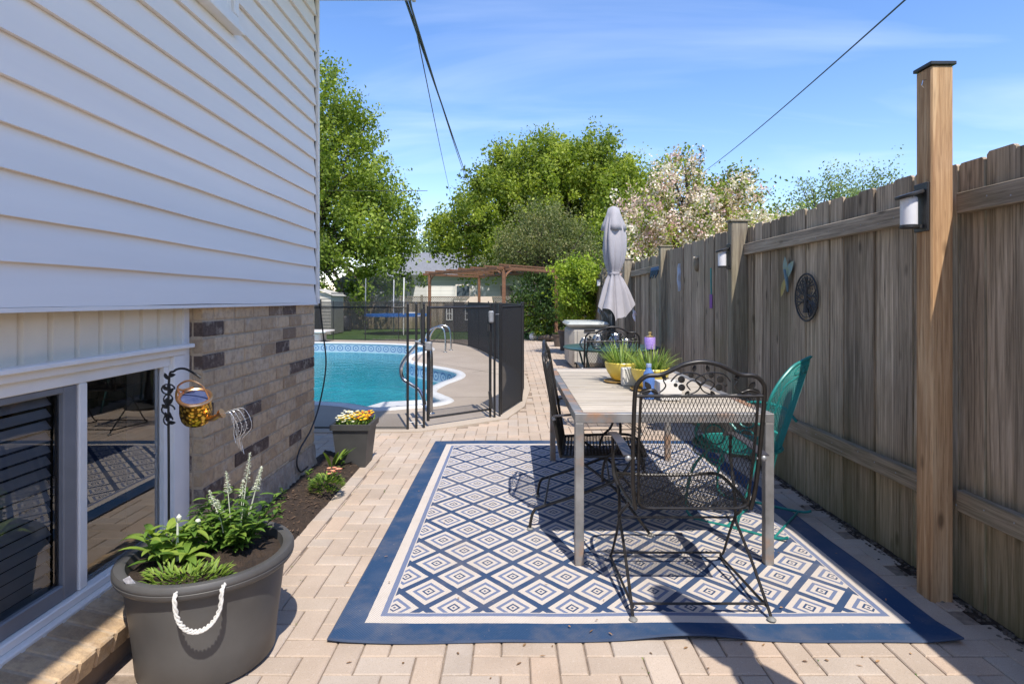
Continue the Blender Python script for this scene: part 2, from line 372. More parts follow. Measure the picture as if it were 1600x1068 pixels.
# planting bed soil
b = MB(); nx, ny = 16, 60
for i in range(nx+1):
    for j in range(ny+1):
        x = -1.5+.37*i/nx; y = 2.3+2.3*j/ny; e = min(1, (nx-i)/3)
        b.v.append((x, y, -.005+e*(.03+.05*(1-i/nx)) + e*random.uniform(0, .014))); b.a.append(.5)
for i in range(nx):
    for j in range(ny):
        a = i*(ny+1)+j; b.f.append((a, a+ny+1, a+ny+2, a+1))
tag(b.build('bed_soil', soil, smooth='all'), kind='structure')
# gravel by the fence
b = MB()
for k in range(1100):
    y = .8+7*random.random()**1.4; x = random.uniform(1.875, 1.935) if random.random() < .96 else random.uniform(1.80, 1.88); r = random.uniform(.005, .012); b.var = random.random()
    M = Matrix.Rotation(random.random()*6, 3, 'Z') @ Matrix.Diagonal((1, .75, .55))
    b.lathe([(1e-4, -r), (r*.8, -r*.4), (r, .2*r), (r*.5, r*.8), (1e-4, r)], (x, y, .0), 6, M)
tag(b.build('gravel', simple('gravel_stone', (.17, .135, .10), (.07, .055, .045), .8, 0, 20, vmul=.8), smooth=True), kind='stuff')
b = MB(); b.box(1.875, 1.97, -3, 18.7, -.02, -.003); tag(b.build('gravel_strip', soil), kind='structure')
# small debris on the bed and patio
b = MB()
for k in range(500):
    x = random.uniform(-1.48, -1.16); y = random.uniform(2.4, 4.55); b.var = random.random(); z = .03+.05*(-1.13-x)/.37
    a = random.random()*6; b.leaf((x, y, z+.006), (math.cos(a), math.sin(a), .2), random.uniform(.01, .035), random.uniform(.004, .012), droop=.2, n=2)
tag(b.build('mulch_chips', simple('mulch', (.16, .10, .06), (.07, .045, .03), .9, vmul=.9)), kind='stuff')

b = MB()
for k in range(110):
    x = random.uniform(-1.0, 1.8); y = 1.95+6*random.random()**1.5; b.var = random.random(); a = random.random()*6.28
    onr = -.69 < x < 1.69 and 2.16 < y < 5.2
    if .3 < x < 1.3 and 2.7 < y < 4.7: continue
    b.leaf((x, y, .018 if onr else .004), (math.cos(a), math.sin(a), .12), random.uniform(.008, .024), random.uniform(.004, .010), droop=.3, n=3)
tag(b.build('fallen_leaves', simple('dry_leaf', (.34, .20, .09), (.18, .10, .05), .9, vmul=.9)), kind='stuff')
b = MB()
for k in range(260):
    x = random.uniform(-1.08, 1.85); y = 1.95+9*random.random()
    if -.72 < x < 1.72 and 2.1 < y < 5.25: continue
    i_ = round((x+.04)/U); x = -.04+i_*U+random.uniform(-.003, .003)
    if k % 3 == 0: x = random.uniform(-1.07, -1.055)
    for q in range(3): a = random.random()*6.28; b.var = random.random(); b.leaf((x+random.uniform(-.008, .008), y+random.uniform(-.02, .02), -.004), (math.cos(a), math.sin(a), 1), random.uniform(.006, .014), .004, n=2)
tag(b.build('joint_moss', POTLEAF), kind='stuff')

# ------------------------------------------------------------ swimming pool
pool = thing('swimming_pool', 'freeform swimming pool with white coping and blue patterned liner band', 'swimming pool', (-4, 11, 0))
m = MT('liner', .5)
ar = m.n('ShaderNodeAttribute', attribute_name='arc'); sp = m.n('ShaderNodeSeparateXYZ'); m.L.new(m.tc.outputs['Object'], sp.inputs[0])
zz = m.math('DIVIDE', m.math('ADD', sp.outputs[2], .135), .2); aa = m.math('SUBTRACT', m.math('FRACT', m.math('DIVIDE', ar.outputs['Fac'], .25)), .5)
rr = m.math('SQRT', m.math('ADD', m.math('POWER', m.math('MULTIPLY', aa, 1.15), 2), m.math('POWER', zz, 2)))
ring = m.ramp(rr, [(.12, (.12, .24, .40)), (.17, (.45, .60, .68)), (.27, (.45, .60, .68)), (.32, (.12, .24, .42)), (.43, (.12, .24, .42)), (.47, (.36, .50, .60))])
inb = m.math('LESS_THAN', m.math('ABSOLUTE', zz), .48)
base = m.ramp(m.noise(3, 4), [(.3, (.50, .68, .74)), (.7, (.58, .75, .80))])
m.col(m.mix(inb, base, ring)); liner = m.m
b = MB(); arc = []; s_ = 0; n = len(POOL)
for i in range(n+1):
    x, y = POOL[i % n]
    if i: px_, py_ = POOL[i-1]; s_ += math.hypot(x-px_, y-py_)
    for z in (.012, -.3, -1.3): b.v.append((x, y, z)); b.a.append(.5); arc.append(s_)
for i in range(n):
    for k in range(2): a = i*3+k; b.f.append((a, a+3, a+4, a+1))
o = b.build('liner_wall', liner, pool); at = o.data.attributes.new('arc', 'FLOAT', 'POINT'); at.data.foreach_set('value', arc)
def flat_fill(name, poly, z, mat, parent):
    V = [Vector((x, y, 0)) for x, y in poly]; t = tessellate_polygon([V]); b = MB(); b.add([(p.x, p.y, z) for p in V], [])
    for q in t:
        a, c, d = (V[i] for i in q); b.f.append(tuple(q) if (c-a).cross(d-a).z > 0 else tuple(q)[::-1])
    return b.build(name, mat, parent)
flat_fill('pool_floor', POOL, -1.3, simple('liner_floor', (.55, .72, .76), (.46, .64, .70), .5, scale=2), pool)
m = MT('pool_water'); m.N.remove(m.b)
tr = m.n('ShaderNodeBsdfTransparent'); tr.inputs[0].default_value = (.21, .62, .69, 1)
gl = m.n('ShaderNodeBsdfGlossy'); gl.inputs['Roughness'].default_value = .03
fr = m.n('ShaderNodeFresnel'); fr.inputs[0].default_value = 1.33
bp = m.n('ShaderNodeBump'); bp.inputs['Strength'].default_value = .6; bp.inputs['Distance'].default_value = .03
m.L.new(m.noise(3.5, 3, .5, m.vec((1, 1, 1))), bp.inputs['Height']); m.L.new(bp.outputs[0], gl.inputs['Normal']); m.L.new(bp.outputs[0], fr.inputs['Normal'])
x = m.n('ShaderNodeMixShader'); m.L.new(m.math('MULTIPLY', fr.outputs[0], .8), x.inputs[0]); m.L.new(tr.outputs[0], x.inputs[1]); m.L.new(gl.outputs[0], x.inputs[2]); m.L.new(x.outputs[0], m.out.inputs[0])
tag(flat_fill('water', POOL, -.25, m.m, None), kind='structure')
def offset(poly, d):
    out = []; n = len(poly); A = sum(poly[i][0]*poly[(i+1) % n][1]-poly[(i+1) % n][0]*poly[i][1] for i in range(n)); sg = 1 if A > 0 else -1
    for i in range(n):
        a = Vector(poly[i-1]); c = Vector(poly[(i+1) % n]); t = (c-a).normalized(); out.append((poly[i][0]+sg*t.y*d, poly[i][1]-sg*t.x*d))
    return out
A0, A1, A2 = offset(POOL, -.02), offset(POOL, .10), offset(POOL, .13)
b = MB()
for i in range(n):
    for (q, z) in ((A0, .0), (A0, .03), (A1, .035), (A2, .013)): b.v.append((q[i][0], q[i][1], z)); b.a.append(.5)
for i in range(n):
    j = (i+1) % n
    for k in range(3): b.f.append((i*4+k, i*4+k+1, j*4+k+1, j*4+k))
b.build('coping', simple('white_coping', (.74, .74, .72), (.66, .66, .64), .5, scale=10), pool, smooth='all')
b = MB()
step = [(-1.6,6.75),(-1.25,6.9),(-1.0,7.05),(-.92,7.25),(-1.05,7.5),(-1.2,7.75),(-1.7,7.6),(-1.9,7.1)]
sv = [(x, y, -.06) for x, y in step]+[(x, y, -.9) for x, y in step]
b.add(sv, [tuple(range(8))]+[(i, i+8, (i+1) % 8+8, (i+1) % 8) for i in range(8)])
b.build('entry_step', simple('white_step', (.72, .73, .73), None, .5), pool)

def rail(name, label, paths, r, group=None, loc=None):
    t = thing(name, label, 'handrail', loc or (paths[0][0][0], paths[0][0][1], 0), 0, group)
    for P in paths:
        b = MB(); b.tube(smoothpath(P, 8), r, 12); b.build('rail_tube', steel, t, smooth=True)
        b = MB(); b.lathe([(.05, .012), (.05, .02), (.035, .03), (.02, .032)], (P[0][0], P[0][1], 0), 16); b.build('flange', steel, t, smooth=True)
    return t
rail('pool_handrail', 'curved stainless steel handrail by the pool entry step behind the gate', [[(-.91,6.43,.01),(-.91,6.43,.35),(-.91,6.43,.66),(-.94,6.47,.79),(-1.02,6.6,.83),(-1.12,6.72,.76),(-1.27,6.88,.6),(-1.35,6.98,.46),(-1.33,7.0,.33),(-1.22,6.97,.26),(-1.12,6.93,.2),(-1.06,6.9,.08),(-1.04,6.88,-.1)]], .024)
rail('pool_ladder', 'pair of hooked stainless grab rails of the pool ladder on far deck', [[(-1.62,13.95,.01),(-1.62,13.97,.35),(-1.68,14.0,.58),(-1.85,14.03,.62),(-2.05,14.05,.5),(-2.14,14.07,.2),(-2.16,14.07,-.3)],[(-1.54,14.5,.01),(-1.54,14.5,.35),(-1.6,14.5,.58),(-1.8,14.5,.64),(-2.0,14.5,.5),(-2.1,14.5,.2),(-2.12,14.5,-.3)]], .022)
t = thing('diving_board', 'white diving board base at far left pool edge', 'diving board', (-6.1, 17.4, 0))
b = MB(); b.bbox(-6.45, -5.75, 17.25, 17.85, .013, .30, .05); b.build('base', white_ceramic, t, smooth=True)
b = MB(); b.bbox(-6.65, -5.55, 17.05, 18.0, .30, .36, .02); b.build('top_board', trim_white, t)

# ------------------------------------------------------------ pool fence (mesh)
def meshcloth(name, lo):
    m = MT(name, .9); m.b.inputs['Base Color'].default_value = (.012, .013, .015, 1)
    tr = m.n('ShaderNodeBsdfTransparent'); lw = m.n('ShaderNodeLayerWeight'); lw.inputs[0].default_value = .5
    k = m.math('MULTIPLY_ADD', m.math('POWER', lw.outputs['Facing'], 4.), 1.3, lo, clamp=True)
    k = m.math('ADD', k, m.math('MULTIPLY', m.math('SUBTRACT', m.noise(900, 0), .5), .25), clamp=True)
    x = m.n('ShaderNodeMixShader'); m.L.new(k, x.inputs[0]); m.L.new(tr.outputs[0], x.inputs[1]); m.L.new(m.b.outputs[0], x.inputs[2]); m.L.new(x.outputs[0], m.out.inputs[0]); return m.m
mesh_cloth = meshcloth('fence_mesh_cloth', .27); mesh_dense = meshcloth('fence_mesh_dense', .56)
pf = thing('pool_fence', 'black see through mesh safety fence curving around the swimming pool', 'fence', (-1.03, 5.67, 0))
PH = 1.215
def mpanel(a, c, name='mesh_panel', par=pf, z0=.02, mt=mesh_cloth):
    b = MB(); b.add([(a[0], a[1], z0), (c[0], c[1], z0), (c[0], c[1], PH), (a[0], a[1], PH)], [(0, 1, 2, 3)]); o = b.build(name, mt, par)
    for zz0 in (PH, z0+.01): b = MB(); b.tube([(a[0], a[1], zz0), (c[0], c[1], zz0)], .008, 6); b.build('binding', black_metal, o)
def mpost(p, par=pf, h=PH+.03):
    b = MB(); b.tube([(p[0], p[1], 0), (p[0], p[1], h)], .0125, 8); b.ball((p[0], p[1], h), .014, 8); b.build('post', black_metal, par, smooth=True)
left = [(-5.2,5.66),(-4.2,5.66),(-3.2,5.66),(-2.1,5.665),(-1.03,5.67)]
for i in range(4): mpanel(left[i], left[i+1]); mpost(left[i])
for i in (0, 1, 2, 4, 5, 6): mpost(fpath[i])
for i in range(7, len(fpath)-1): mpanel(fpath[i], fpath[i+1], mt=mesh_dense); mpost(fpath[i])
mpost(fpath[-1])
g1, g2 = Vector((-.845, 5.785, 0)), Vector((-.237, 6.25, 0))
b = MB()
for z in (.10, PH-.005): b.tube([g1+Vector((0, 0, z)), g2+Vector((0, 0, z))], .012, 8)
for q in (g1, g2): b.tube([q+Vector((0, 0, .07)), q+Vector((0, 0, PH+.01))], .015, 8)
b.add([g1+Vector((0,0,.1)), g2+Vector((0,0,.1)), g2+Vector((0,0,PH)), g1+Vector((0,0,PH))], [])
gate = b.build('gate', black_metal, pf, smooth=True)
b = MB(); b.add([g1+Vector((0,0,.1)), g2+Vector((0,0,.1)), g2+Vector((0,0,PH)), g1+Vector((0,0,PH))], [(0,1,2,3)]); b.build('mesh_panel', mesh_cloth, gate)
b = MB(); b.bbox(-.255, -.195, 6.17, 6.215, 1.04, 1.17, .012); b.build('latch', galv, gate, smooth=True)
b = MB(); b.bbox(-.875, -.80, 5.72, 5.775, .78, .87, .012); b.tube([(-.96, 5.69, .88), (-.86, 5.74, .83)], .012, 8); b.build('hinge', galv, gate, smooth=True)
for (p, q, r_) in (((-.89, 5.71, 1.2), (-.89, 5.71, .86), .02), ((-.25, 6.2, 1.03), (-.25, 6.2, .95), .016), ((-.24, 6.2, .3), (-.22, 6.2, .12), .018)): b = MB(); b.tube([p, q], r_, 8); b.build('latch_rod', plastic_black, gate, smooth=True)
for (p, q) in (((-1.03, 5.67, .08), (-.95, 5.70, .08)), ((-1.03, 5.67, 1.16), (-.95, 5.70, 1.16)), ((-.95, 5.70, .05), (-.88, 5.73, .05)), ((-.95, 5.70, 1.13), (-.88, 5.73, 1.13)), ((-.19, 6.24, 1.13), (-.135, 6.30, 1.13))): b = MB(); b.tube([p, q], .005, 6); b.build('hook', galv, pf)

# ------------------------------------------------------------ house
XS = -1.45; XB = -1.47; XW = -1.545; YC = 4.29
house = thing('house', 'white lap sided house with tan brick base and window close on the left', 'house', (-1.5, 4.0, 0))
b = MB(); ex = .1325; z = 1.268; k = 0
while z < 3.72:
    b.var = random.random(); z1 = min(z+ex, 3.72)
    ns_ = 36; vs = []; ph = random.random()*9
    for q in range(ns_+1):
        y = -3+(YC-.035+3)*q/ns_; wv_ = .0016*math.sin(y*2.3+ph)+.0010*math.sin(y*6.1+ph*3)+random.uniform(-.0004, .0004)
        vs += [(XS-.022, y, z+.003+wv_), (XS+.003+wv_*.6, y, z+wv_), (XS-.008+wv_*.8, y, (z+z1)/2), (XS-.020, y, z1+.006)]
    b.add(vs, [(q*4+k, q*4+k+1, q*4+k+5, q*4+k+4) for q in range(ns_) for k in range(3)])
    z += ex
b.add([(XS-.05, -3, 1.25), (XS-.05, YC, 1.25), (XS-.05, YC, 3.8), (XS-.05, -3, 3.8)], [])
b.box(-7.5, XS-.016, YC-.12, YC-.003, 1.262, 3.8)      # far gable wall
b.build('siding', white_vinyl, house)
b = MB(); b.box(XS-.02, XS+.012, YC-.022, YC+.002, 1.262, 3.72); b.box(XS-.07, XS-.016, YC-.003, YC+.012, 1.262, 3.72); b.build('corner_trim', trim_white, house)
b = MB(); b.box(XS-.022, XS-.012, YC-.036, YC-.0225, 1.27, 3.72); b.build('shaded_gap_strip', plastic_black, house)  # black strip stands in for the shade in the gap beside the trim
b = MB(); b.box(XS-.07, XS+.004, -3, YC, 1.252, 1.2665); b.build('starter_strip', trim_white, house)
# bricks
m = MT('tan_brick', .9, 0, .2); v = m.var()
c = m.ramp(v, [(0, (.07, .05, .042)), (.14, (.12, .085, .068)), (.17, (.36, .25, .15)), (.35, (.52, .375, .23)), (.6, (.57, .42, .265)), (.8, (.45, .33, .21)), (1, (.56, .43, .29))])
c = m.mix(m.math('MULTIPLY', m.ramp(m.noise(28, 5, .65), [(.45, (0, 0, 0)), (.68, (1, 1, 1))]), .55), c, (.22, .16, .12))
c = m.mix(m.math('MULTIPLY', m.ramp(m.noise(17, 5, .7), [(.52, (0, 0, 0)), (.7, (1, 1, 1))]), .6), c, (.52, .45, .36))
m.col(c); m.bump(m.noise(70, 5, .7), .7, .006); brick_m = m.m
mortar = simple('mortar', (.50, .39, .27), (.38, .295, .205), .95, 0, 60, .5)
b = MB(); CH = .0795
def brick(ax, a0, a1, z0, z1, face, depth=.05):
    g = .0045; b.var = random.random()*.16 if random.random() < .19 else random.uniform(.17, 1)
    e = .004; j = random.uniform(-.002, .002)
    if ax == 'y': b.bbox(face-depth, face+j, a0+g, a1-g, z0+g, z1-g, e)
    else: b.bbox(a0+g, a1-g, face+j, face+depth, z0+g, z1-g, e)
z = -.005; r = 0
while z < 1.25:
    z1 = min(z+CH, 1.262); y = 2.73; off = [0, .5][r % 2]
    e = .105 if r % 2 else .21; first = True
    while y < YC-.03:
        y1 = min(y+(e if first else .215), YC-.012); first = False
        if YC-.012-y1 < .05: y1 = YC-.012
        brick('y', y, y1, z, z1, XB); y = y1
    brick('x', XB-.10, XB-.052, z, z1, 2.73, .05)
    z = z1; r += 1
bw = b.build('brick_wall', brick_m, house)
b = MB(); b.box(XB-.2, XB-.006, 2.736, YC-.02, -.05, 1.26); b.build('mortar_bed', mortar, bw)
b = MB(); b.var = .6; b.box(-7.5, XB-.052, YC-.14, YC-.014, -.05, 1.26); b.build('brick_wall', brick_m, house)
# brick sill ledge under the window
b = MB(); y = -1.5
while y < 2.72:
    y1 = min(y+.082, 2.725); b.var = random.uniform(.2, 1); g = .004
    M = Matrix.Translation((XW+.02, 0, .205)) @ Matrix.Rotation(R(13), 4, 'Y')
    b.bbox(0, .19, y+g, y1-g, -.075, 0, .006, M); y = y1
o = b.build('brick_sill', brick_m, house)
b = MB(); M = Matrix.Translation((XW+.02, 0, .205)) @ Matrix.Rotation(R(13), 4, 'Y'); b.box(0, .183, -1.5, 2.725, -.07, -.004, M); b.build('mortar_bed', mortar, o)
b = MB(); b.box(XW-.1, XW+.14, -1.5, 2.728, -.05, .10); b.build('foundation', simple('foundation_wall', (.30, .22, .16), (.2, .15, .11), .95, 0, 10, .6), house)
# rough footing under the brick
b = MB(); nn = 70
for i in range(nn+1):
    y = 2.74+(YC-2.76)*i/nn
    for j in range(5):
        b.v.append((XB+.004+.022*(1-j/4)+random.uniform(-.006, .008), y, .02+.05*j)); b.a.append(.5)
for i in range(nn):
    for j in range(4): a = i*5+j; b.f.append((a, a+5, a+6, a+1))
b.build('rough_footing', simple('footing_parge', (.42, .36, .29), (.24, .19, .15), .95, 0, 14, .9, .01), house)
# battens panel
b = MB(); b.box(XW-.04, XW-.012, -1.5, 2.70, 1.075, 1.265)
y = -.2
while y < 2.7:
    b.add([(XW-.012, y, 1.075), (XW+.001, y+.008, 1.075), (XW+.001, y+.1, 1.075), (XW-.012, y+.108, 1.075), (XW-.012, y, 1.252), (XW+.001, y+.008, 1.252), (XW+.001, y+.1, 1.252), (XW-.012, y+.108, 1.252)], [(0,1,5,4),(1,2,6,5),(2,3,7,6)]); y += .118
b.build('panelling', cream_panel, house)
b = MB(); b.box(XW-.03, XW+.012, 2.685, 2.728, .19, 1.251); b.build('side_trim', trim_white, house)
# basement window
win = MB(); y0, y1, z0, z1 = .2, 2.68, .19, 1.07
win.bbox(XW-.03, XW+.022, y0, y1+.005, 1.035, 1.075, .004)       # head
win.bbox(XW-.03, XW+.05, y0, y1+.03, 1.066, 1.084, .003)          # drip cap
win.bbox(XW-.03, XW+.016, 2.60, 2.682, .232, 1.034, .004)          # jamb
win.bbox(XW-.05, XW+.03, y0, y1, .19, .215, .004); win.bbox(XW-.05, XW+.008, y0, y1, .215, .245, .004)
win.bbox(XW-.05, XW-.004, y0, 2.60, .99, 1.034, .003)
win.bbox(XW-.05, XW-.008, 2.565, 2.60, .246, .99, .003)
w1 = win.build('window', trim_white, house)
b = MB(); b.bbox(XW-.045, XW-.006, 2.06, 2.10, .246, .989, .004); b.build('mullion', trim_white, w1)
sash = simple('grey_sash', (.20, .205, .22), None, .4)
b = MB(); b.bbox(XW-.04, XW-.012, 1.995, 2.055, .246, .989, .004); b.bbox(XW-.04, XW-.012, y0, 1.995, .246, .30, .004); b.bbox(XW-.04, XW-.012, y0, 1.995, .965, .989, .004); b.build('sash', sash, w1)
def glassmat(name, tint, k=1.6, mn=.06):
    m = MT(name); m.N.remove(m.b); tr = m.n('ShaderNodeBsdfTransparent'); tr.inputs[0].default_value = (*tint, 1)
    gl = m.n('ShaderNodeBsdfGlossy'); gl.inputs['Roughness'].default_value = .01; fr = m.n('ShaderNodeFresnel'); fr.inputs[0].default_value = 1.5
    x = m.n('ShaderNodeMixShader'); m.L.new(m.math('MULTIPLY_ADD', fr.outputs[0], k, mn, clamp=True), x.inputs[0]); m.L.new(tr.outputs[0], x.inputs[1]); m.L.new(gl.outputs[0], x.inputs[2]); m.L.new(x.outputs[0], m.out.inputs[0]); return m.m
wglass = glassmat('window_glass', (.90, .92, .92), 2.2, .05); sglass = glassmat('screened_glass', (.72, .73, .75), 1.2, .03)
b = MB(); b.add([(XW-.03, 2.10, .24), (XW-.03, 2.57, .24), (XW-.03, 2.57, 1.0), (XW-.03, 2.10, 1.0)], [(0,1,2,3)]); b.build('pane', wglass, w1)
b = MB(); b.add([(XW-.03, y0, .29), (XW-.03, 2.0, .29), (XW-.03, 2.0, .98), (XW-.03, y0, .98)], [(0,1,2,3)]); b.build('pane', sglass, w1)
b = MB(); z = .27
while z < .99:
    b.add([(XW-.075, y0, z+.027), (XW-.055, y0, z), (XW-.055, 1.995, z), (XW-.075, 1.995, z+.027)], [(0,1,2,3)])
    b.add([(XW-.11, 2.02, z), (XW-.085, 2.02, z+.012), (XW-.085, 2.60, z+.012), (XW-.11, 2.60, z)], [(0,1,2,3)]) if False else None
    z += .041
b.box(XW-.098, XW-.096, 1.5, 1.502, .25, 1.0); b.box(XW-.098, XW-.096, 1.2, 1.202, .25, 1.0)
b.build('blind', simple('blind_slats', (.6, .6, .6), None, .6), w1)
b = MB(); b.box(XW-.05, XW-.04, 2.55, 2.6, .24, 1.0); b.box(XW-.2, XW-.05, 2.6, 2.62, .2, 1.05); b.build('reveal', simple('reveal_white', (.82, .84, .86), None, .6), w1)
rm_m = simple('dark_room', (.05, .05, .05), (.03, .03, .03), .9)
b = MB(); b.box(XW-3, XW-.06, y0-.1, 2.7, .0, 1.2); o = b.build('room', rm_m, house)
o.data.polygons[0].material_index = 0
import bmesh
bm = bmesh.new(); bm.from_mesh(o.data)
ff = [f for f in bm.faces if f.normal.x > .9]; bmesh.ops.delete(bm, geom=ff, context='FACES_ONLY'); bm.to_mesh(o.data); bm.free()
# upper window
b = MB(); b.bbox(XS-.01, XS+.03, 1.6, 2.99, 2.70, 2.755, .004); b.bbox(XS-.01, XS+.03, 2.94, 2.99, 2.756, 3.6, .004); b.bbox(XS-.01, XS+.05, 1.58, 3.01, 2.672, 2.70, .003); b.box(XS-.01, XS+.03, 1.6, 2.99, 3.6, 3.65)
w2 = b.build('window', trim_white, house)
b = MB(); b.bbox(XS-.005, XS+.015, 2.90, 2.94, 2.756, 3.6, .003); b.bbox(XS-.005, XS+.015, 1.62, 2.90, 2.756, 2.80, .003); b.build('sash', trim_white, w2)
b = MB(); b.add([(XS+.004, 1.6, 2.75), (XS+.004, 2.92, 2.75), (XS+.004, 2.92, 3.6), (XS+.004, 1.6, 3.6)], [(0,1,2,3)]); b.build('pane', simple('blue_grey_glass', (.16, .2, .26), None, .08), w2)
# eave
XE = -.81
b = MB(); b.box(-7.5, XE+.02, -3.5, 4.62, 3.72, 3.75); b.build('soffit', soffit_white, house)
b = MB(); b.bbox(XE, XE+.03, -3.5, 4.66, 3.70, 3.86, .003); b.box(-7.5, XE, 4.62, 4.66, 3.715, 3.86); b.build('fascia', soffit_white, house)
b = MB(); b.tube([(XE+.085, -3.5, 3.80), (XE+.085, 4.66, 3.80)], .055, 10); b.build('gutter', trim_white, house, smooth=True)
b = MB(); b.add([(XE+.06, -3.6, 3.86), (XE+.06, 4.72, 3.86), (-4.2, 4.72, 5.2), (-4.2, -3.6, 5.2), (-7.6, 4.72, 3.86), (-7.6, -3.6, 3.86)], [(0,1,2,3),(3,2,4,5)]); b.add([(XE+.06, 4.715, 3.84), (-4.2, 4.715, 5.2), (-7.6, 4.715, 3.84)], [(0,1,2)]); b.build('roof', roofing, house)
b = MB(); b.box(-7.5, -7.4, -3, YC-.1, 0, 3.8); b.box(-7.5, XS-.06, -3.1, -3, 0, 3.8); b.build('back_wall', white_vinyl, house)
b = MB(); b.tube(smoothpath([(XS+.02, YC-.02, 1.262), (XS+.03, YC+.02, 1.05), (XS+.05, YC+.03, .8), (XB+.04, YC-.02, .52), (XB+.03, YC-.18, .36), (XB+.02, YC-.36, .27), (XB+.03, YC-.45, .2), (XB+.03, YC-.38, .12), (XB+.05, YC-.3, .13)], 8), .006, 6)
tag(b.build('black_cable', plastic_black, smooth=True), 'thin black cable hanging down the corner of the brick wall', 'cable')

# ------------------------------------------------------------ wooden fence on the right
wf = thing('wood_fence', 'tall weathered grey board fence running along right side of patio', 'fence', (1.94, 2.5, 0))
POST = [-6.5, -4.25, -2.0, .25, 2.5, 4.75, 7.0, 9.25, 11.5, 13.75, 15.2]
for s in range(len(POST)-1):
    a, c = POST[s], POST[s+1]; b = MB(); y = a+.002
    front = (s == 5)
    X0 = 1.872 if front else 1.94
    bw_ = [];
    while y < c-.02:
        wd = min(random.uniform(.128, .15), c-y); gap = random.choice([.002, .003, .004, .005, .009]) if not front else .002
        b.var = random.random(); top = 1.885+random.uniform(-.012, .014)-.006*(s-2)*0; e = .012; t = .018; j = random.choice([-.007, -.003, 0, .004, .009])+random.uniform(-.001, .001); z0 = -.012+random.uniform(0, .01)
        lean = random.uniform(-.003, .003)
        ya, yb = y, y+wd-gap; X = X0+j
        P = [(ya, z0), (yb, z0), (yb+lean, top-e), (yb-e+lean, top), (ya+e+lean, top), (ya+lean, top-e)]
        b.add([(X, p[0], p[1]) for p in P]+[(X+t, p[0], p[1]) for p in P], [tuple(range(6)), tuple(range(6, 12))[::-1]]+[(i, i+6, (i+1) % 6+6, (i+1) % 6) for i in range(6)])
        y += wd
    b.build('board_panel', fence_wood, wf)
    if s > 1:
        b = MB(); y = a+.07
        while y < c:
            for z in (.435, 1.70): b.box((1.8965 if not front else 1.8705), (1.8985 if not front else 1.8735), y-.003, y+.003, z-.003+random.uniform(-.02, .02), z+.003+.02) if False else b.lathe([(.004, -.001), (.003, .001), (.001, .0012)], ((1.8975 if not front else 1.8715), y+random.uniform(-.03, .03), z+random.uniform(-.025, .025)), 6, Matrix.Rotation(R(-90), 3, 'Y'))
            y += .142
        tag(b.build('nail_heads', galv, wf), kind='stuff')
    for (z0, z1) in ((.39, .48), (1.655, 1.745)):
        if front: continue
        b = MB(); b.var = random.random(); b.bbox(1.898, 1.938, a+.05, c-.045, z0, z1, .004)
        b.build('rail', rail_wood, wf)
    if not front and 1 < s <= 5:
        b = MB(); b.box(1.892, 1.8975, a+.05, a+.054, .40, .475); b.box(1.885, 1.8972, a+.0465, a+.05, .395, .48); b.box(1.885, 1.8972, a+.0465, a+.05, 1.66, 1.74); b.build('bracket', galv, wf)
for i, y in enumerate(POST):
    b = MB(); b.var = random.random()
    if i == 4:
        b.bbox(1.79, 1.885, y-.05, y+.045, -.02, 2.29, .006); p = b.build('post', cedar, wf); tag(p, 'tall orange cedar post with black cap')
        b = MB(); b.bbox(1.782, 1.893, y-.058, y+.053, 2.291, 2.306, .002); b.add([(1.785, y-.055, 2.3062), (1.89, y-.055, 2.3062), (1.89, y+.05, 2.3062), (1.785, y+.05, 2.3062), (1.8375, y, 2.318)], [(0,1,4),(1,2,4),(2,3,4),(3,0,4)]); b.build('post_cap', black_metal, p)
        b = MB(); b.tube([(1.79, y-.02, 2.24), (1.775, y-.02, 2.235), (1.77, y-.02, 2.215), (1.782, y-.02, 2.205)], .0018, 6); b.build('hook', steel, p)
    else:
        x1 = 1.9385
        b.bbox(1.80, x1-.002, y-.045, y+.045, -.02, 1.93, .006); p = b.build('post', post_grey, wf)
        b = MB(); b.bbox(1.788, x1+.01, y-.057, y+.057, 1.931, 1.948, .003); b.build('post_cap', post_grey, p)
# solar lamps
def lamp(Y, X, z, label):
    t = thing('solar_lamp', label, 'lamp', (X, Y, z-.1), 0, 'solar lamps on the fence posts')
    b = MB(); b.bbox(X-.012, X-.001, Y-.042, Y+.042, z-.10, z+.11, .003); b.build('back_plate', plastic_black, t)
    b = MB(); b.lathe([(.028, z-.075), (.033, z-.07), (.033, z+.045), (.028, z+.05)], (X-.062, Y, 0), 16); b.build('diffuser', simple('frosted_shade', (.72, .72, .74), (.6, .6, .62), .4), t, smooth=True)
    b = MB(); M = Matrix.Translation((X-.06, Y, z+.06)) @ Matrix.Rotation(R(-18), 4, 'Y'); b.lathe([(.001, -.006), (.054, -.006), (.056, .0), (.054, .008), (.001, .008)], (0, 0, 0), 20, M); b.build('hood', plastic_black, t, smooth=True)
    b = MB(); b.lathe([(.030, z-.085), (.036, z-.083), (.036, z-.073), (.030, z-.0725)], (X-.062, Y, 0), 16); b.box(X-.03, X-.012, Y-.02, Y+.02, z-.085, z-.07); b.build('base_ring', plastic_black, t, smooth=True)
lamp(2.5, 1.79, 1.685, 'black solar lamp with frosted shade on the tall orange cedar post')
lamp(4.75, 1.80, 1.64, 'small black solar lamp on weathered post above teal fly swatter')
lamp(11.5, 1.80, 1.64, 'far small solar lamp on fence post behind the closed parasol')

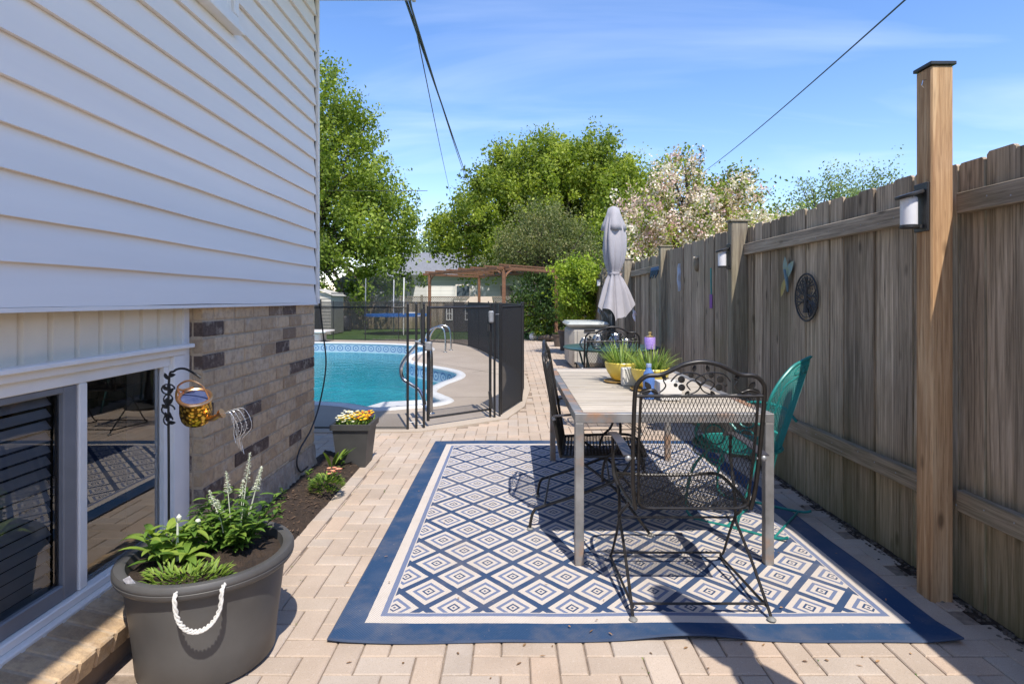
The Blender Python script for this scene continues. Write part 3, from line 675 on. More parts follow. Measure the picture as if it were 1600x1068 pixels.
# fence decorations
b = MB(); c0 = Vector((1.925, 3.745, 1.305)); Rr = .142
def yz(u, v, dx=0): return (c0.x-.006+dx, c0.y+u, c0.z+v)
b.tube([yz(Rr*math.cos(a), Rr*1.08*math.sin(a)) for a in [2*math.pi*k/40 for k in range(40)]], .006, 6, closed=True)
b.tube([yz(.12*math.cos(a), .13*math.sin(a)) for a in [2*math.pi*k/40 for k in range(40)]], .0025, 5, closed=True)
b.tube([yz(0, -.10), yz(.004, -.03), yz(-.003, .03), yz(0, .09)], [.02, .014, .012, .008], 8)
for k in range(26):
    a = R(200+140*k/25) if k < 10 else R(-25+230*(k-10)/15); s0 = yz(0, -.07) if k < 10 else yz(0, -.01+.01*(k % 4))
    mid = yz(.5*.13*math.cos(a)+random.uniform(-.025, .025), .5*.13*math.sin(a)+random.uniform(-.025, .025)); en = yz(.132*math.cos(a), .14*math.sin(a))
    b.tube(smoothpath([s0, mid, en], 4), [.004]*8+[.002], 5)
for k in range(70):
    a = R(random.uniform(-30, 210)); r = random.uniform(.06, .125); b.lathe([(.001, -.001), (.008, 0), (.001, .001)], yz(r*math.cos(a), 1.05*r*math.sin(a)), 6, Matrix.Rotation(R(90), 3, 'Y'))
tag(b.build('metal_wall_art', simple('dark_wall_art', (.03, .03, .032), None, .6), smooth=True), 'round dark metal tree cutout hanging on the grey fence boards', 'wall art')
t = thing('dragonfly_ornament', 'blue and yellow metal dragonfly hanging on fence beside round metal art', 'ornament', (1.92, 4.02, 1.45))
b = MB()
for (u, v, ln, col) in ((.03, .1, .10, .2), (-.06, .075, .09, .3), ): 
    b.leaf((1.915, 4.0, 1.45), (0, u, v), ln*1.5, .07, Vector((-1, 0, 0)), .1, 5, .1)
b.build('upper_wing', simple('blue_wing', (.13, .24, .27), (.2, .25, .16), .5, scale=25), t)
b = MB()
b.leaf((1.915, 4.01, 1.44), (0, .07, -.1), .16, .06, Vector((-1, 0, 0)), .1, 5, .1); b.build('lower_wing', simple('yellow_wing', (.36, .26, .06), (.2, .22, .1), .5, scale=25), t)
b = MB(); b.tube([(1.915, 4.03, 1.50), (1.912, 4.0, 1.44), (1.915, 3.985, 1.345)], [.011, .013, .006], 8); b.build('body', simple('ornament_body', (.10, .17, .2), None, .5), t, smooth=True)
t = thing('fly_swatter', 'teal handled fly swatter with purple paddle hanging below the solar lamp', 'fly swatter', (1.86, 5.36, 1.3))
b = MB(); b.tube([(1.862, 5.37, 1.585), (1.860, 5.36, 1.34)], .006, 6); b.tube([(1.862, 5.385, 1.585), (1.860, 5.365, 1.34)], .004, 6); b.build('handle', simple('teal_plastic', (.02, .28, .27), None, .5), t)
b = MB(); b.bbox(1.857, 1.861, 5.33, 5.40, 1.21, 1.34, .0015); b.build('paddle', simple('purple_plastic', (.16, .03, .28), None, .5), t)
b = MB(); b.var = .5; P = [(1.855, 6.36+.01*math.sin(i*1.3), 1.685-.03*i) for i in range(11)]; b.tube(smoothpath(P, 3), [.015+.012*math.sin(math.pi*i/30) for i in range(31)], 8, flat=.6)
tag(b.build('hanging_rag', simple('pale_blue_rag', (.50, .55, .62), (.38, .42, .5), .9, bump=.5), smooth=True), 'pale blue rag hanging on fence left of the small mask', 'rag')
t = thing('wall_mask', 'small tan mask with pale flower on top hanging on the fence boards', 'ornament', (1.86, 5.78, 1.65))
b = MB(); b.lathe([(.001, -.075), (.02, -.06), (.032, -.02), (.033, .02), (.022, .055), (.001, .065)], (1.86, 5.78, 1.645), 12); b.build('face', simple('tan_clay', (.25, .2, .13), (.16, .13, .09), .8), t, smooth=True)
b = MB(); [b.ball((1.845+random.uniform(-.01, .01), 5.78+random.uniform(-.02, .02), 1.71+random.uniform(-.01, .012)), .012, 8) for _ in range(7)]; b.build('flower', simple('pale_petals', (.6, .52, .4), None, .8), t, smooth=True)
t = thing('peg_rack', 'blue hook rack with dangling pegs high on the far fence boards', 'rack', (1.86, 7.25, 1.65))
b = MB(); b.bbox(1.80, 1.87, 7.05, 7.45, 1.655, 1.70, .005); b.build('rack_bar', simple('blue_plastic', (.02, .12, .30), None, .5), t)
for k in range(9):
    b = MB(); y = 7.07+.045*k; b.tube([(1.80, y, 1.66), (1.79, y+.01, 1.60-.02*(k % 3))], .008, 6); b.build('peg', simple('peg_dark_%d' % k, (.02, .10, .14) if k % 2 else (.02, .05, .10), None, .5), t)
t = thing('hummingbird_ornament', 'small white bird ornament hanging on fence right of the parasol', 'ornament', (1.85, 8.6, 1.05))
b = MB(); b.tube(smoothpath([(1.84, 8.62, 1.13), (1.84, 8.6, 1.09), (1.83, 8.6, 1.04), (1.83, 8.52, .97)], 4), [.005,.008,.012,.02,.026,.028,.03,.028,.026,.02,.015,.01,.005], 8); b.build('body', simple('white_bird', (.75, .72, .72), (.7, .5, .5), .5), t, smooth=True)
b = MB(); b.leaf((1.83, 8.58, 1.06), (-.2, .3, .8), .12, .05, Vector((-1, 0, 0))); b.build('wing', simple('white_wing', (.8, .78, .78), None, .5), t)

# ------------------------------------------------------------ rug
m = MT('rug_weave', .95, 0, .1)
sp = m.n('ShaderNodeSeparateXYZ'); m.L.new(m.tc.outputs['Object'], sp.inputs[0]); X, Y = sp.outputs[0], sp.outputs[1]
hw, hl = 1.191, 1.5235
jx = m.math('MULTIPLY', m.math('SUBTRACT', m.noise(30, 2), .5), .004); X = m.math('ADD', X, jx); Y = m.math('ADD', Y, jx)
db = m.math('MINIMUM', m.math('SUBTRACT', hw, m.math('ABSOLUTE', X)), m.math('SUBTRACT', hl, m.math('ABSOLUTE', Y)))
fx = m.math('DIVIDE', m.math('SUBTRACT', X, -hw+.203), .2467/2)
fy = m.math('DIVIDE', m.math('SUBTRACT', Y, -hl+.225), .1345)
def tri(f): return m.math('ABSOLUTE', m.math('SUBTRACT', m.math('MULTIPLY', m.math('FRACT', m.math('MULTIPLY', m.math('ADD', f, .0), .5)), 2.), 1.))
tx, ty = tri(fx), tri(fy)                  # 0..1 triangle waves
sm = m.math('ADD', tx, ty)                  # diamonds: distance from nearest centre
d = m.math('MINIMUM', sm, m.math('SUBTRACT', 2., sm))
NAVY = (.05, .088, .175); WH = (.66, .60, .53); LB = (.18, .225, .35)
cr = m.n('ShaderNodeValToRGB'); cr.color_ramp.interpolation = 'CONSTANT'; e = cr.color_ramp.elements
st = [(0, NAVY), (.055, WH), (.15, NAVY), (.24, WH), (.42, LB), (.58, WH), (.83, NAVY)]
while len(e) < len(st): e.new(.5)
for i, (p, q) in enumerate(st): e[i].position = p; e[i].color = (*q, 1)
m.L.new(d, cr.inputs[0])
def lt(v, t): return m.math('LESS_THAN', v, t)
edge = m.mix(lt(db, .11), WH, (.022, .065, .20)); 
c = m.mix(lt(db, .188), cr.outputs[0], WH)
c = m.mix(lt(db, .183), c, LB); c = m.mix(lt(db, .160), c, WH); c = m.mix(lt(db, .110), c, (.035, .08, .17))
wx = m.n('ShaderNodeTexWave'); wx.bands_direction = 'DIAGONAL'; wx.inputs['Scale'].default_value = 55; wx.inputs['Distortion'].default_value = .6; m.L.new(m.tc.outputs['Object'], wx.inputs['Vector'])
wv = wx.outputs['Fac']
c = m.mix(m.math('MULTIPLY', wv, .7), c, (.70, .68, .68), 'MULTIPLY'); c = m.mix(m.math('MULTIPLY', m.noise(220, 2), .9), c, (.72, .72, .75), 'MULTIPLY')
c = m.mix(m.math('MULTIPLY', m.ramp(m.noise(3.5, 6, .65), [(.48, (0, 0, 0)), (.75, (1, 1, 1))]), .30), c, (.30, .25, .20)); c = m.mix(m.math('MULTIPLY', m.ramp(m.noise(1.2, 4), [(.5, (0, 0, 0)), (.7, (1, 1, 1))]), .18), c, (.4, .38, .38))
c = m.mix(m.math('MULTIPLY', m.ramp(m.noise(60, 4, .7), [(.66, (0, 0, 0)), (.72, (1, 1, 1))]), .5), c, (.34, .28, .22))
m.col(c); m.bump(wv, .5, .002); rug_m = m.m
b = MB(); RX, RY = .4985, 3.6865; nx, ny = 90, 110
def rz(i, j):
    x = -hw+2*hw*i/nx; y = -hl+2*hl*j/ny
    z = .011+.002*math.sin(x*5+1)*math.sin(y*3)+.0016*math.sin(x*9+y*2)*math.sin(y*1.3)
    ed = min(hw-abs(x), hl-abs(y)); fy_ = hl+y
    z += .011*max(0, math.sin(x*6.0+.5)*math.sin(x*2.3+1))*max(0, 1-fy_/.10)**2 + .016*max(0, 1-(hw-x)/.14)*max(0, 1-fy_/.14) + .006*max(0, math.sin(y*5))*max(0, 1-(hw-x)/.07)
    return (RX+x, RY+y+(.011*math.sin(x*3.2+1)+.004*math.sin(x*8))*max(0, 1-(hl+y)/.4), z)
for i in range(nx+1):
    for j in range(ny+1): b.v.append(rz(i, j)); b.a.append(.5)
for i in range(nx):
    for j in range(ny): a = i*(ny+1)+j; b.f.append((a, a+ny+1, a+ny+2, a+1))
rug = thing('patio_rug', 'blue and white outdoor rug woven with concentric diamonds under the table', 'rug', (RX, RY, 0))
b.build('rug_pile', rug_m, rug, smooth='all')
b = MB(); per = [rz(i, 0) for i in range(nx+1)]+[rz(nx, j) for j in range(1, ny+1)]+[rz(i, ny) for i in range(nx-1, -1, -1)]+[rz(0, j) for j in range(ny-1, 0, -1)]
b.tube([(x, y, z-.004) for x, y, z in per], .0052, 6, closed=True); b.build('bound_edge', simple('navy_binding', (.05, .075, .13), (.03, .05, .1), .9), rug, smooth=True)

# ------------------------------------------------------------ chairs (local: facing +Y, back at -Y)
def strands(b, fn, nu, nv, r, mask=None, n=3):
    """expanded metal: diamond net over fn(u,v)"""
    for j in range(nv):
        for i in range(nu+1):
            o = .5*(j % 2)
            for s in (-.5, .5):
                u0, u1 = (i+o)/nu, (i+o+s)/nu; v0, v1 = j/nv, (j+1)/nv
                if not (-.001 <= u0 <= 1.001 and -.001 <= u1 <= 1.001): continue
                if mask and not (mask(u0, v0) and mask(u1, v1)): continue
                b.tube([fn(u0, v0), fn(u1, v1)], r, n, cap=False)
def bezel(P, k=6): return smoothpath(P, k)
def iron_chair(label, loc, rz, base='cross', group='dark metal garden chairs'):
    t = thing('garden_chair', label, 'chair', loc, rz, group); mt = bronze
    def yb(z): return -.19-(z-.41)*.177
    W = .262
    prof = [(-W+.02, .40), (-W+.006, .5), (-W, .7), (-W, .90), (-W+.012, .945), (-W+.045, .972), (-.165, .976), (-.125, .992), (-.07, 1.018), (0, 1.030)]
    full = prof+[(-x, z) for x, z in prof[-2::-1]]
    b = MB(); b.tube(bezel([(x, yb(z), z) for x, z in full], 5), .0092, 10); b.build('back_frame', mt, t, smooth=True, world=False)
    b = MB()
    b.tube([(-W, yb(.89), .89), (W, yb(.89), .89)], .007, 8)
    b.tube(bezel([(-W+.024, yb(.885), .885), (-W+.024, yb(.7), .7), (-W+.03, yb(.5), .5), (-W+.045, yb(.42), .415), (-.1, yb(.41), .405), (.1, yb(.41), .405), (W-.045, yb(.42), .415), (W-.03, yb(.5), .5), (W-.024, yb(.7), .7), (W-.024, yb(.885), .885)], 4), .006, 8)
    strands(b, lambda u, v: (-W+.027+(2*W-.054)*u, yb(.41+.477*v)-.012*math.sin(math.pi*v)*1, .41+.477*v), 30, 25, .00155)
    b.build('back_panel', mt, t, smooth=True, world=False)
    b = MB()                                    # scroll with leaves
    for s in (-1, 1):
        def q(x, z): return (s*x, yb(z)-.002, z)
        b.tube(bezel([q(.245, .90), q(.2, .915), q(.165, .905), q(.14, .93), q(.15, .955), q(.13, .965)], 5), .003, 6)
        b.tube(bezel([q(.15, .895), q(.08, .893), q(.02, .905), q(.0, .935), q(.03, .955), q(.055, .938), q(.04, .915)], 5), .003, 6)
        b.tube(bezel([q(.0, .93), q(-.02, .96), q(.03, .985), q(.09, .98), q(.12, .95)], 5), .003, 6)
        for (x, z, r, a) in ((.075, .925, .014, 0), (.078, .958, .0145, 0), (.0405, .975, .011, 0), (.10, .935, .008, 0)):
            b.lathe([(.001, -.003), (r, -.0015), (r, .0015), (.001, .003)], q(x, z), 12, Matrix.Rotation(R(90), 3, 'X'))
        for (x, z, ax, az, ln) in ((.20, .915, .6, .9, .04), (.20, .91, 1, -.1, .045), (.17, .90, .9, .5, .035), (.14, .955, .5, .8, .03), (.045, .91, .3, -.5, .03), (.03, .99, -.2, .8, .028)):
            b.leaf(q(x, z), (s*ax, 0, az), ln, ln*.55, Vector((0, -1, 0)), .1, 5, .15)
            b.leaf((s*x, yb(z)+.002, z), (s*ax, 0, az), ln, ln*.55, Vector((0, 1, 0)), .1, 5, .15)
    b.build('scrollwork', mt, t, smooth=True, world=False)
    b = MB()
    sf = [(-W+.02, -.185, .405), (-W+.005, 0, .415), (-W+.01, .2, .425), (-W+.06, .27, .41), (-.1, .285, .40), (.1, .285, .40), (W-.06, .27, .41), (W-.01, .2, .425), (W-.005, 0, .415), (W-.02, -.185, .405)]
    b.tube(bezel(sf, 5), .0085, 8); b.tube([(-W+.02, -.185, .405), (W-.02, -.185, .405)], .006, 8)
    strands(b, lambda u, v: (-W+.022+(2*W-.044)*u, -.185+.46*v, .412-.018*math.sin(math.pi*u)*math.sin(math.pi*v)), 30, 24, .00155)
    b.build('seat', mt, t, smooth=True, world=False)
    for s in (-1, 1):
        x = s*(W+.018)
        b = MB(); A = [(-.232, .640), (-.1, .652), (.05, .656), (.15, .648), (.172, .628)]
        for i in range(4):
            (a0, z0), (a1, z1) = A[i], A[i+1]; h = .021
            b.add([(x-h, a0, z0), (x+h, a0, z0), (x+h, a1, z1), (x-h, a1, z1), (x-h, a0, z0-.005), (x+h, a0, z0-.005), (x+h, a1, z1-.005), (x-h, a1, z1-.005)], [(0,1,2,3),(4,7,6,5),(0,4,5,1),(1,5,6,2),(2,6,7,3),(3,7,4,0)])
        o = b.build('armrest', simple('arm_bronze', (.07, .065, .07), None, .4, .3), t, world=False)
        b = MB(); b.tube(bezel([(x, .13, .648), (x, .135, .55), (x, .11, .46), (x-s*.012, .06, .41), (x-s*.014, .04, .34), (x-s*.012, .04, .28)], 5), .0075, 8); b.build('arm_support', mt, t, smooth=True, world=False)
        b = MB(); b.ball((x, -.225, .625), .014, 10); b.tube([(x-s*.03, yb(.63), .625), (x, -.225, .625)], .006, 8); b.build('bolt', galv, t, smooth=True, world=False)
        xf = s*.272; xa = s*.266
        b = MB()
        if base == 'cross':
            b.tube(bezel([(s*(W-.012), -.1, .395), (xa, -.02, .33), (xa, .04, .28), (xa, -.02, .235), (s*.27, -.13, .16), (s*.274, -.25, .06), (xf+s*.004, -.295, .02), (xf+s*.004, -.31, .0)], 4), .0068, 8)
            b.tube(bezel([(xa, .04, .28), (xa, .11, .18), (xf, .2, .05), (xf, .24, .02), (xf, .22, .012), (xf, .05, .022), (xf, -.2, .035), (xf, -.28, .04)], 4), .0062, 8)
        else:
            b.tube(bezel([(s*(W-.012), .2, .40), (xa, .12, .30), (xa, -.05, .22), (xa, -.28, .135), (xf, -.335, .11), (xf, -.355, .05), (xf, -.36, .0)], 4), .0085, 8)
            b.tube(bezel([(s*(W-.012), -.1, .395), (xa, .08, .27), (xf, .2, .13), (xf, .30, .0)], 4), .0075, 8)
        b.build('leg', mt, t, smooth=True, world=False)
        b = MB(); y_ = -.31 if base == 'cross' else -.36; b.lathe([(.016, 0.0), (.018, .006), (.010, .014), (.001, .016)], (xf+s*.004 if base == 'cross' else xf, y_, 0), 12)
        if base != 'cross': b.build('foot_cap', rubber_grey, t, smooth=True, world=False); b = MB(); b.lathe([(.016, 0.0), (.018, .006), (.010, .014), (.001, .016)], (xf, .30, 0), 12)
        b.build('foot_cap', rubber_grey, t, smooth=True, world=False)
    b = MB()
    if base == 'cross':
        b.tube([(-.266, .04, .28), (.266, .04, .28)], .0055, 8); b.tube([(-.272, .24, .03), (.272, .24, .03)], .0055, 8); b.tube([(-.27, -.262, .043), (.27, -.262, .043)], .0055, 8)
    else:
        b.tube([(-.266, -.28, .135), (.266, -.28, .135)], .006, 8); b.tube([(-.266, .12, .3), (.266, .12, .3)], .006, 8); b.tube([(-.266, .08, .27), (.266, .08, .27)], .005, 8)
        for k in range(5):
            y_ = -.12+.08*k; b.tube([(-.2+.1*k, y_, .33)]*1+[(-.2+.1*k+.04*math.cos(a), .27, .35+.04*math.sin(a)) for a in [i*.6 for i in range(11)]], .004, 6)
    b.build('stretcher', mt, t, smooth=True, world=False)
    return t
ZR = .011
c1 = iron_chair('dark metal mesh armchair with leaf scroll back nearest the camera', (.76, 2.6, ZR), 0)
c3 = dup(c1); c3.location = (.95, 5.78, 0); c3.rotation_euler.z = R(2); c3['label'] = 'dark metal mesh chair at the round table seen beyond the yellow pots'
c2 = iron_chair('dark metal mesh chair seen edge on at left side of wooden table', (.49, 3.42, ZR), R(-97), 'spring')

# teal chair
t = thing('teal_chair', 'teal mesh garden chair with rounded back between table and fence', 'chair', (1.37, 3.42, .008), R(50))
def tb(u, v):
    a = (u-.5)*2; wv = .15+.115*math.sin(math.pi*min(1, .15+v*.62))
    k = 1-max(0, v-.72)/.28*.0; w2 = wv*math.sqrt(max(0, 1-(max(0, v-.6)/.4)**2)) if v > .6 else wv
    return (a*w2, -.2-.17*v+.07*a*a*(w2/.26), .40+.565*v)
b = MB(); out = [tb(0, v/16) for v in range(17)]+[tb(1, v/16) for v in range(16, -1, -1)]
b.tube(smoothpath(out, 2), .0085, 8); b.build('back_frame', teal_metal, t, smooth=True, world=False)
b = MB(); strands(b, tb, 26, 40, .0022); inner = [tb(.12, .05+v/16*.7) for v in range(17)]+[tb(.3, .82), tb(.5, .86), tb(.7, .82)]+[tb(.88, .05+v/16*.7) for v in range(16, -1, -1)]
b.tube(smoothpath(inner, 2), .0045, 6)
for u in (.2, .35, .5, .65, .8): b.tube([tb(u+.06*math.cos(a), .885+.045*math.sin(a)) for a in [k*.6 for k in range(11)]], .0035, 6)
b.build('back_panel', teal_metal, t, smooth=True, world=False)
b = MB(); rim = [(.25*math.cos(a)*(1 if math.sin(a) > 0 else .9), .03+.25*math.sin(a), .42) for a in [2*math.pi*k/28 for k in range(28)]]
b.tube(rim, .009, 8, closed=True)
def ts(u, v):
    a = (u-.5)*2; c_ = (v-.5)*2; w2 = .25*math.sqrt(max(0, 1-c_*c_)); return (a*w2, .03+.25*c_, .425-.025*(1-a*a)*(1-c_*c_))
strands(b, ts, 26, 30, .0022); b.tube([(x*1.02, y, z-.05) for x, y, z in rim[:15]], .005, 6); b.build('seat', teal_metal, t, smooth=True, world=False)
for s in (-1, 1):
    b = MB(); b.tube(smoothpath([(s*.2, -.25, .56), (s*.28, -.15, .62), (s*.29, .02, .63), (s*.28, .14, .58), (s*.27, .17, .5), (s*.25, .1, .43)], 5), .009, 8); b.build('armrest', teal_metal, t, smooth=True, world=False)
    b = MB()
    for (z_, r_) in ((.52, .055), (.40, .05)): b.tube([(s*.275, .06+r_*math.cos(a), z_+r_*math.sin(a)) for a in [2*math.pi*k/18 for k in range(18)]], .0065, 8, closed=True)
    b.build('scroll_ring', teal_metal, t, smooth=True, world=False)
    b = MB(); b.tube(smoothpath([(s*.22, .12, .41), (s*.24, .2, .3), (s*.25, .24, .1), (s*.25, .20, .012), (s*.25, .0, .010), (s*.25, -.25, .010), (s*.25, -.32, .03)], 5), .008, 8); b.tube(smoothpath([(s*.2, -.15, .41), (s*.24, -.1, .2), (s*.25, -.05, .012)], 5), .007, 8); b.build('leg', teal_metal, t, smooth=True, world=False)
b = MB(); b.tube([(-.25, .0, .012), (.25, .0, .012)], .006, 8); b.tube([(-.25, -.25, .012), (.25, -.25, .012)], .006, 8); b.build('stretcher', teal_metal, t, smooth=True, world=False)
bpy.context.view_layer.update()

# ------------------------------------------------------------ dining table
m = MT('rusty_steel', .5, .6, .4)
c = m.ramp(m.noise(9, 5), [(.3, (.19, .185, .18)), (.7, (.33, .325, .32))])
rust = m.ramp(m.noise(3.2, 6, .65), [(.50, (0, 0, 0)), (.64, (1, 1, 1))]); c = m.mix(m.math('MULTIPLY', rust, .8), c, (.34, .16, .06)); m.col(c)
m.L.new(m.ramp(rust, [(0, (.45, .45, .45)), (1, (0, 0, 0))]), m.b.inputs['Metallic']); m.bump(m.noise(60, 4), .25, .002); rusty = m.m
x0, x1, y0, y1, H = .303, 1.262, 2.76, 4.60, .742
tab = thing('dining_table', 'long rectangular patio table with bleached slats and rusty steel frame', 'table', (.78, 3.68, 0))
b = MB(); T = .044
b.bbox(x0, x1, y0, y0+T, H-T, H, .002); b.bbox(x0, x1, y1-T, y1, H-T, H, .002); b.bbox(x0, x0+T, y0+T+.0005, y1-T-.0005, H-T, H, .002); b.bbox(x1-T, x1, y0+T+.0005, y1-T-.0005, H-T, H, .002)
b.build('frame', rusty, tab)
b = MB(); ns = 11; L_ = (y1-y0-2*T)/ns
for k in range(ns):
    b.var = random.random() if k != 7 else .0
    ya = y0+T+L_*k; b.bbox(x0+T+.002, x1-T-.002, ya+.0045, ya+L_-.0045, H-.02, H-.001+random.uniform(-.001, .0012), .002)
b.build('slatted_top', table_wood, tab)
b = MB(); b.box(x0+T, x1-T, 3.3, 3.34, H-.045, H-.0215); b.box(x0+T, x1-T, 4.0, 4.04, H-.045, H-.0215); b.build('cross_bar', rusty, tab)
for (xa, ya) in ((x0, y0), (x1-T, y0), (x0, y1-T), (x1-T, y1-T)):
    b = MB(); b.bbox(xa+.0005, xa+T-.0005, ya+.0005, ya+T-.0005, .0105, H-T-.0005, .003); b.build('leg', rusty, tab)

def planted_pot(px, py, r, label, seed):
    random.seed(seed)
    t = thing('flower_pot', label, 'flower pot', (px, py, H+.006), 0, 'yellow pots on the wooden table')
    def oc(a, z): return 1-.035*abs(math.sin(a*5))*(1 if z < .105 else .3)
    b = MB(); b.lathe([(r*.50, 0), (r*.62, .012), (r*.86, .055), (r*.97, .09), (r, .112), (r*.97, .118), (r*.93, .112), (r*.90, .095)], (px, py, H+.016), 40, fn=oc); b.build('pot', yellow_glaze, t, smooth=True)
    b = MB(); b.lathe([(r*.9, .0), (.001, .002)], (px, py, H+.016+.098), 24); b.build('soil', soil, t)
    b = MB()
    for k in range(190):
        a = random.random()*6.28; rr = r*.75*math.sqrt(random.random()); l = random.uniform(.08, .2); b.var = random.uniform(.2, 1)
        o = random.uniform(.1, 1.1); b.leaf((px+rr*math.cos(a), py+rr*math.sin(a), H+.11), (math.cos(a)*o, math.sin(a)*o, 1), l, random.uniform(.004, .008), Vector((0, 0, 1)), random.uniform(.2, 1.1), 5, .1)
    for k in range(90):
        a = random.random()*6.28; rr = r*.7*math.sqrt(random.random()); b.var = .05; b.leaf((px+rr*math.cos(a), py+rr*math.sin(a), H+.11), (math.cos(a)*.8, math.sin(a)*.8, .6), random.uniform(.03, .07), .004, Vector((0, 0, 1)), .5, 3, .1)
    b.build('grass_blades', GRASSY, t)
    s = thing('pot_saucer', 'round tan saucer under the %s yellow pot' % ('front' if seed == 3 else 'rear'), 'saucer', (px-.035, py-.03, H+.001), 0, 'tan pot saucers')
    b = MB(); b.lathe([(r*.6, 0), (r*.78, .004), (r*.84, .012), (r*.80, .013), (r*.74, .006), (.001, .005)], (px-.03, py-.03, H+.0015), 28); b.build('dish', saucer_wood, s, smooth=True)
planted_pot(.735, 3.84, .115, 'rear yellow faceted pot of grassy plant on the table', 2)
planted_pot(.845, 3.50, .12, 'front yellow faceted pot of grassy plant behind the blue bottle', 3)
random.seed(11)
b = MB(); b.bbox(.70, .90, 3.64, 3.70, H+.001, H+.115, .006); tag(b.build('white_block', white_ceramic), 'white rectangular ceramic block between the two yellow pots', 'planter box')
b = MB(); b.lathe([(.04, 0), (.075, .003), (.082, .05), (.086, .10), (.082, .10), (.076, .05), (.07, .01), (.001, .008)], (.86, 3.16, H+.001), 4, a0=R(45)); tag(b.build('white_bowl', white_ceramic), 'square white bowl on the table right of the blue bottle', 'bowl')
t = thing('plastic_bottle', 'translucent blue plastic bottle standing on the wooden table', 'bottle', (.755, 3.17, H))
bb = MT('blue_bottle_plastic', .15); bb.b.inputs['Base Color'].default_value = (.10, .22, .55, 1); bb.b.inputs['Alpha'].default_value = .78
b = MB(); b.lathe([(.001, .001), (.03, .002), (.032, .01), (.031, .05), (.033, .06), (.031, .07), (.033, .085), (.033, .12), (.028, .145), (.014, .168), (.0125, .178)], (.755, 3.17, H), 24); b.build('body', bb.m, t, smooth=True)
b = MB(); b.lathe([(.0145, .176), (.015, .179), (.015, .195), (.001, .196)], (.755, 3.17, H), 16); b.build('bottle_cap', simple('blue_cap', (.35, .45, .7), None, .4), t, smooth=True)

# ------------------------------------------------------------ round table, parasol, things on it
cxr, cyr = 1.19, 6.9
t = thing('round_table', 'round dark green patio table beneath the closed parasol', 'table', (cxr, cyr, 0))
gt = simple('green_table_metal', (.05, .12, .12), (.035, .09, .09), .35, .2)
b = MB(); b.lathe([(.001, .70), (.55, .70), (.57, .71), (.575, .722), (.56, .73), (.001, .728)], (cxr, cyr, 0), 48); b.build('tabletop', gt, t, smooth=True)
for k in range(4):
    a = R(45+90*k); b = MB(); b.tube(smoothpath([(cxr+.5*math.cos(a), cyr+.5*math.sin(a), .70), (cxr+.42*math.cos(a), cyr+.42*math.sin(a), .4), (cxr+.5*math.cos(a), cyr+.5*math.sin(a), .0)], 5), .012, 8); b.build('leg', gt, t, smooth=True)
t = thing('closed_parasol', 'closed light grey patio parasol tied at its waist above round table', 'parasol', (cxr+.03, cyr, 0))
ux, uy = cxr+.03, cyr
b = MB(); b.tube([(ux, uy, 0), (ux, uy, 2.38)], .019, 12); b.build('pole', simple('dark_pole', (.05, .05, .055), None, .4, .5), t, smooth=True)
b = MB(); b.lathe([(.25, 0), (.26, .03), (.2, .07), (.05, .1), (.03, .3), (.001, .3)], (ux, uy, 0), 24); b.build('base', plastic_black, t, smooth=True)
def parasol(ux, uy, t, top, sc=1., s=1., flare=1.):
    NP = 10
    def pleat(am): return lambda a, z: 1+am*math.cos(a*NP+ (.6 if z > 1.9 else 0))+am*.5*math.sin(a*3+z*4)
    b = MB()
    prof = [(.065, 1.60), (.10, 1.68), (.135, 1.78), (.15, 1.95), (.14, 2.1), (.10, 2.25), (.06, 2.32)]
    rings = []
    n = 120
    vs = []; zs = []
    P = [(.195, 1.14), (.17, 1.24), (.135, 1.38), (.09, 1.53), (.062, 1.60), (.085, 1.66), (.115, 1.75), (.132, 1.9), (.128, 2.05), (.105, 2.2), (.07, 2.30)]
    for r, z in P:
        lo = max(0, (1.6-z)/.46)
        for k in range(n):
            a = 2*math.pi*k/n; aw = a+.22*math.sin(a*2+.7)+.1*math.sin(a*5+z*2); f = 1-2*abs(math.cos(aw*NP*.5+.4))**.6*(.7+.3*math.sin(a*3+2)); f = -f; q = (r*(s if z >= 1.6 else s*(1-(1-flare)*lo)))*(1+.30*f*(1 if z < 1.58 else .6))+.006*math.sin(a*3+z*7)
            zz_ = z+lo*(.07*f+.05*math.sin(a*2+1))
            vs.append((ux+q*math.cos(a), uy+q*math.sin(a), (zz_ if z < 1.6 else z)*sc))
    b.add(vs, [(i*n+k, i*n+(k+1) % n, (i+1)*n+(k+1) % n, (i+1)*n+k) for i in range(len(P)-1) for k in range(n)])
    b.build('canopy', parasol_cloth, t, smooth='all')
    b = MB(); b.lathe([(.068*s, 1.585*sc), (.072*s, 1.59*sc), (.072*s, 1.615*sc), (.068*s, 1.62*sc)], (ux, uy, 0), 20); b.build('tie', parasol_cloth, t, smooth=True)
    b = MB(); b.lathe([(.135*s, 2.12*sc), (.12*s, 2.19*sc), (.085*s, 2.31*sc), (.065*s, 2.385*sc), (.02, 2.41*sc), (.001, 2.412*sc)], (ux, uy, 0), 32, fn=lambda a, z: 1+.16*math.cos(a*4+.5)*(1 if z < 2.25*sc else .2)); b.build('vent_cap', parasol_cloth, t, smooth='all')
parasol(ux, uy, t, 2.4)
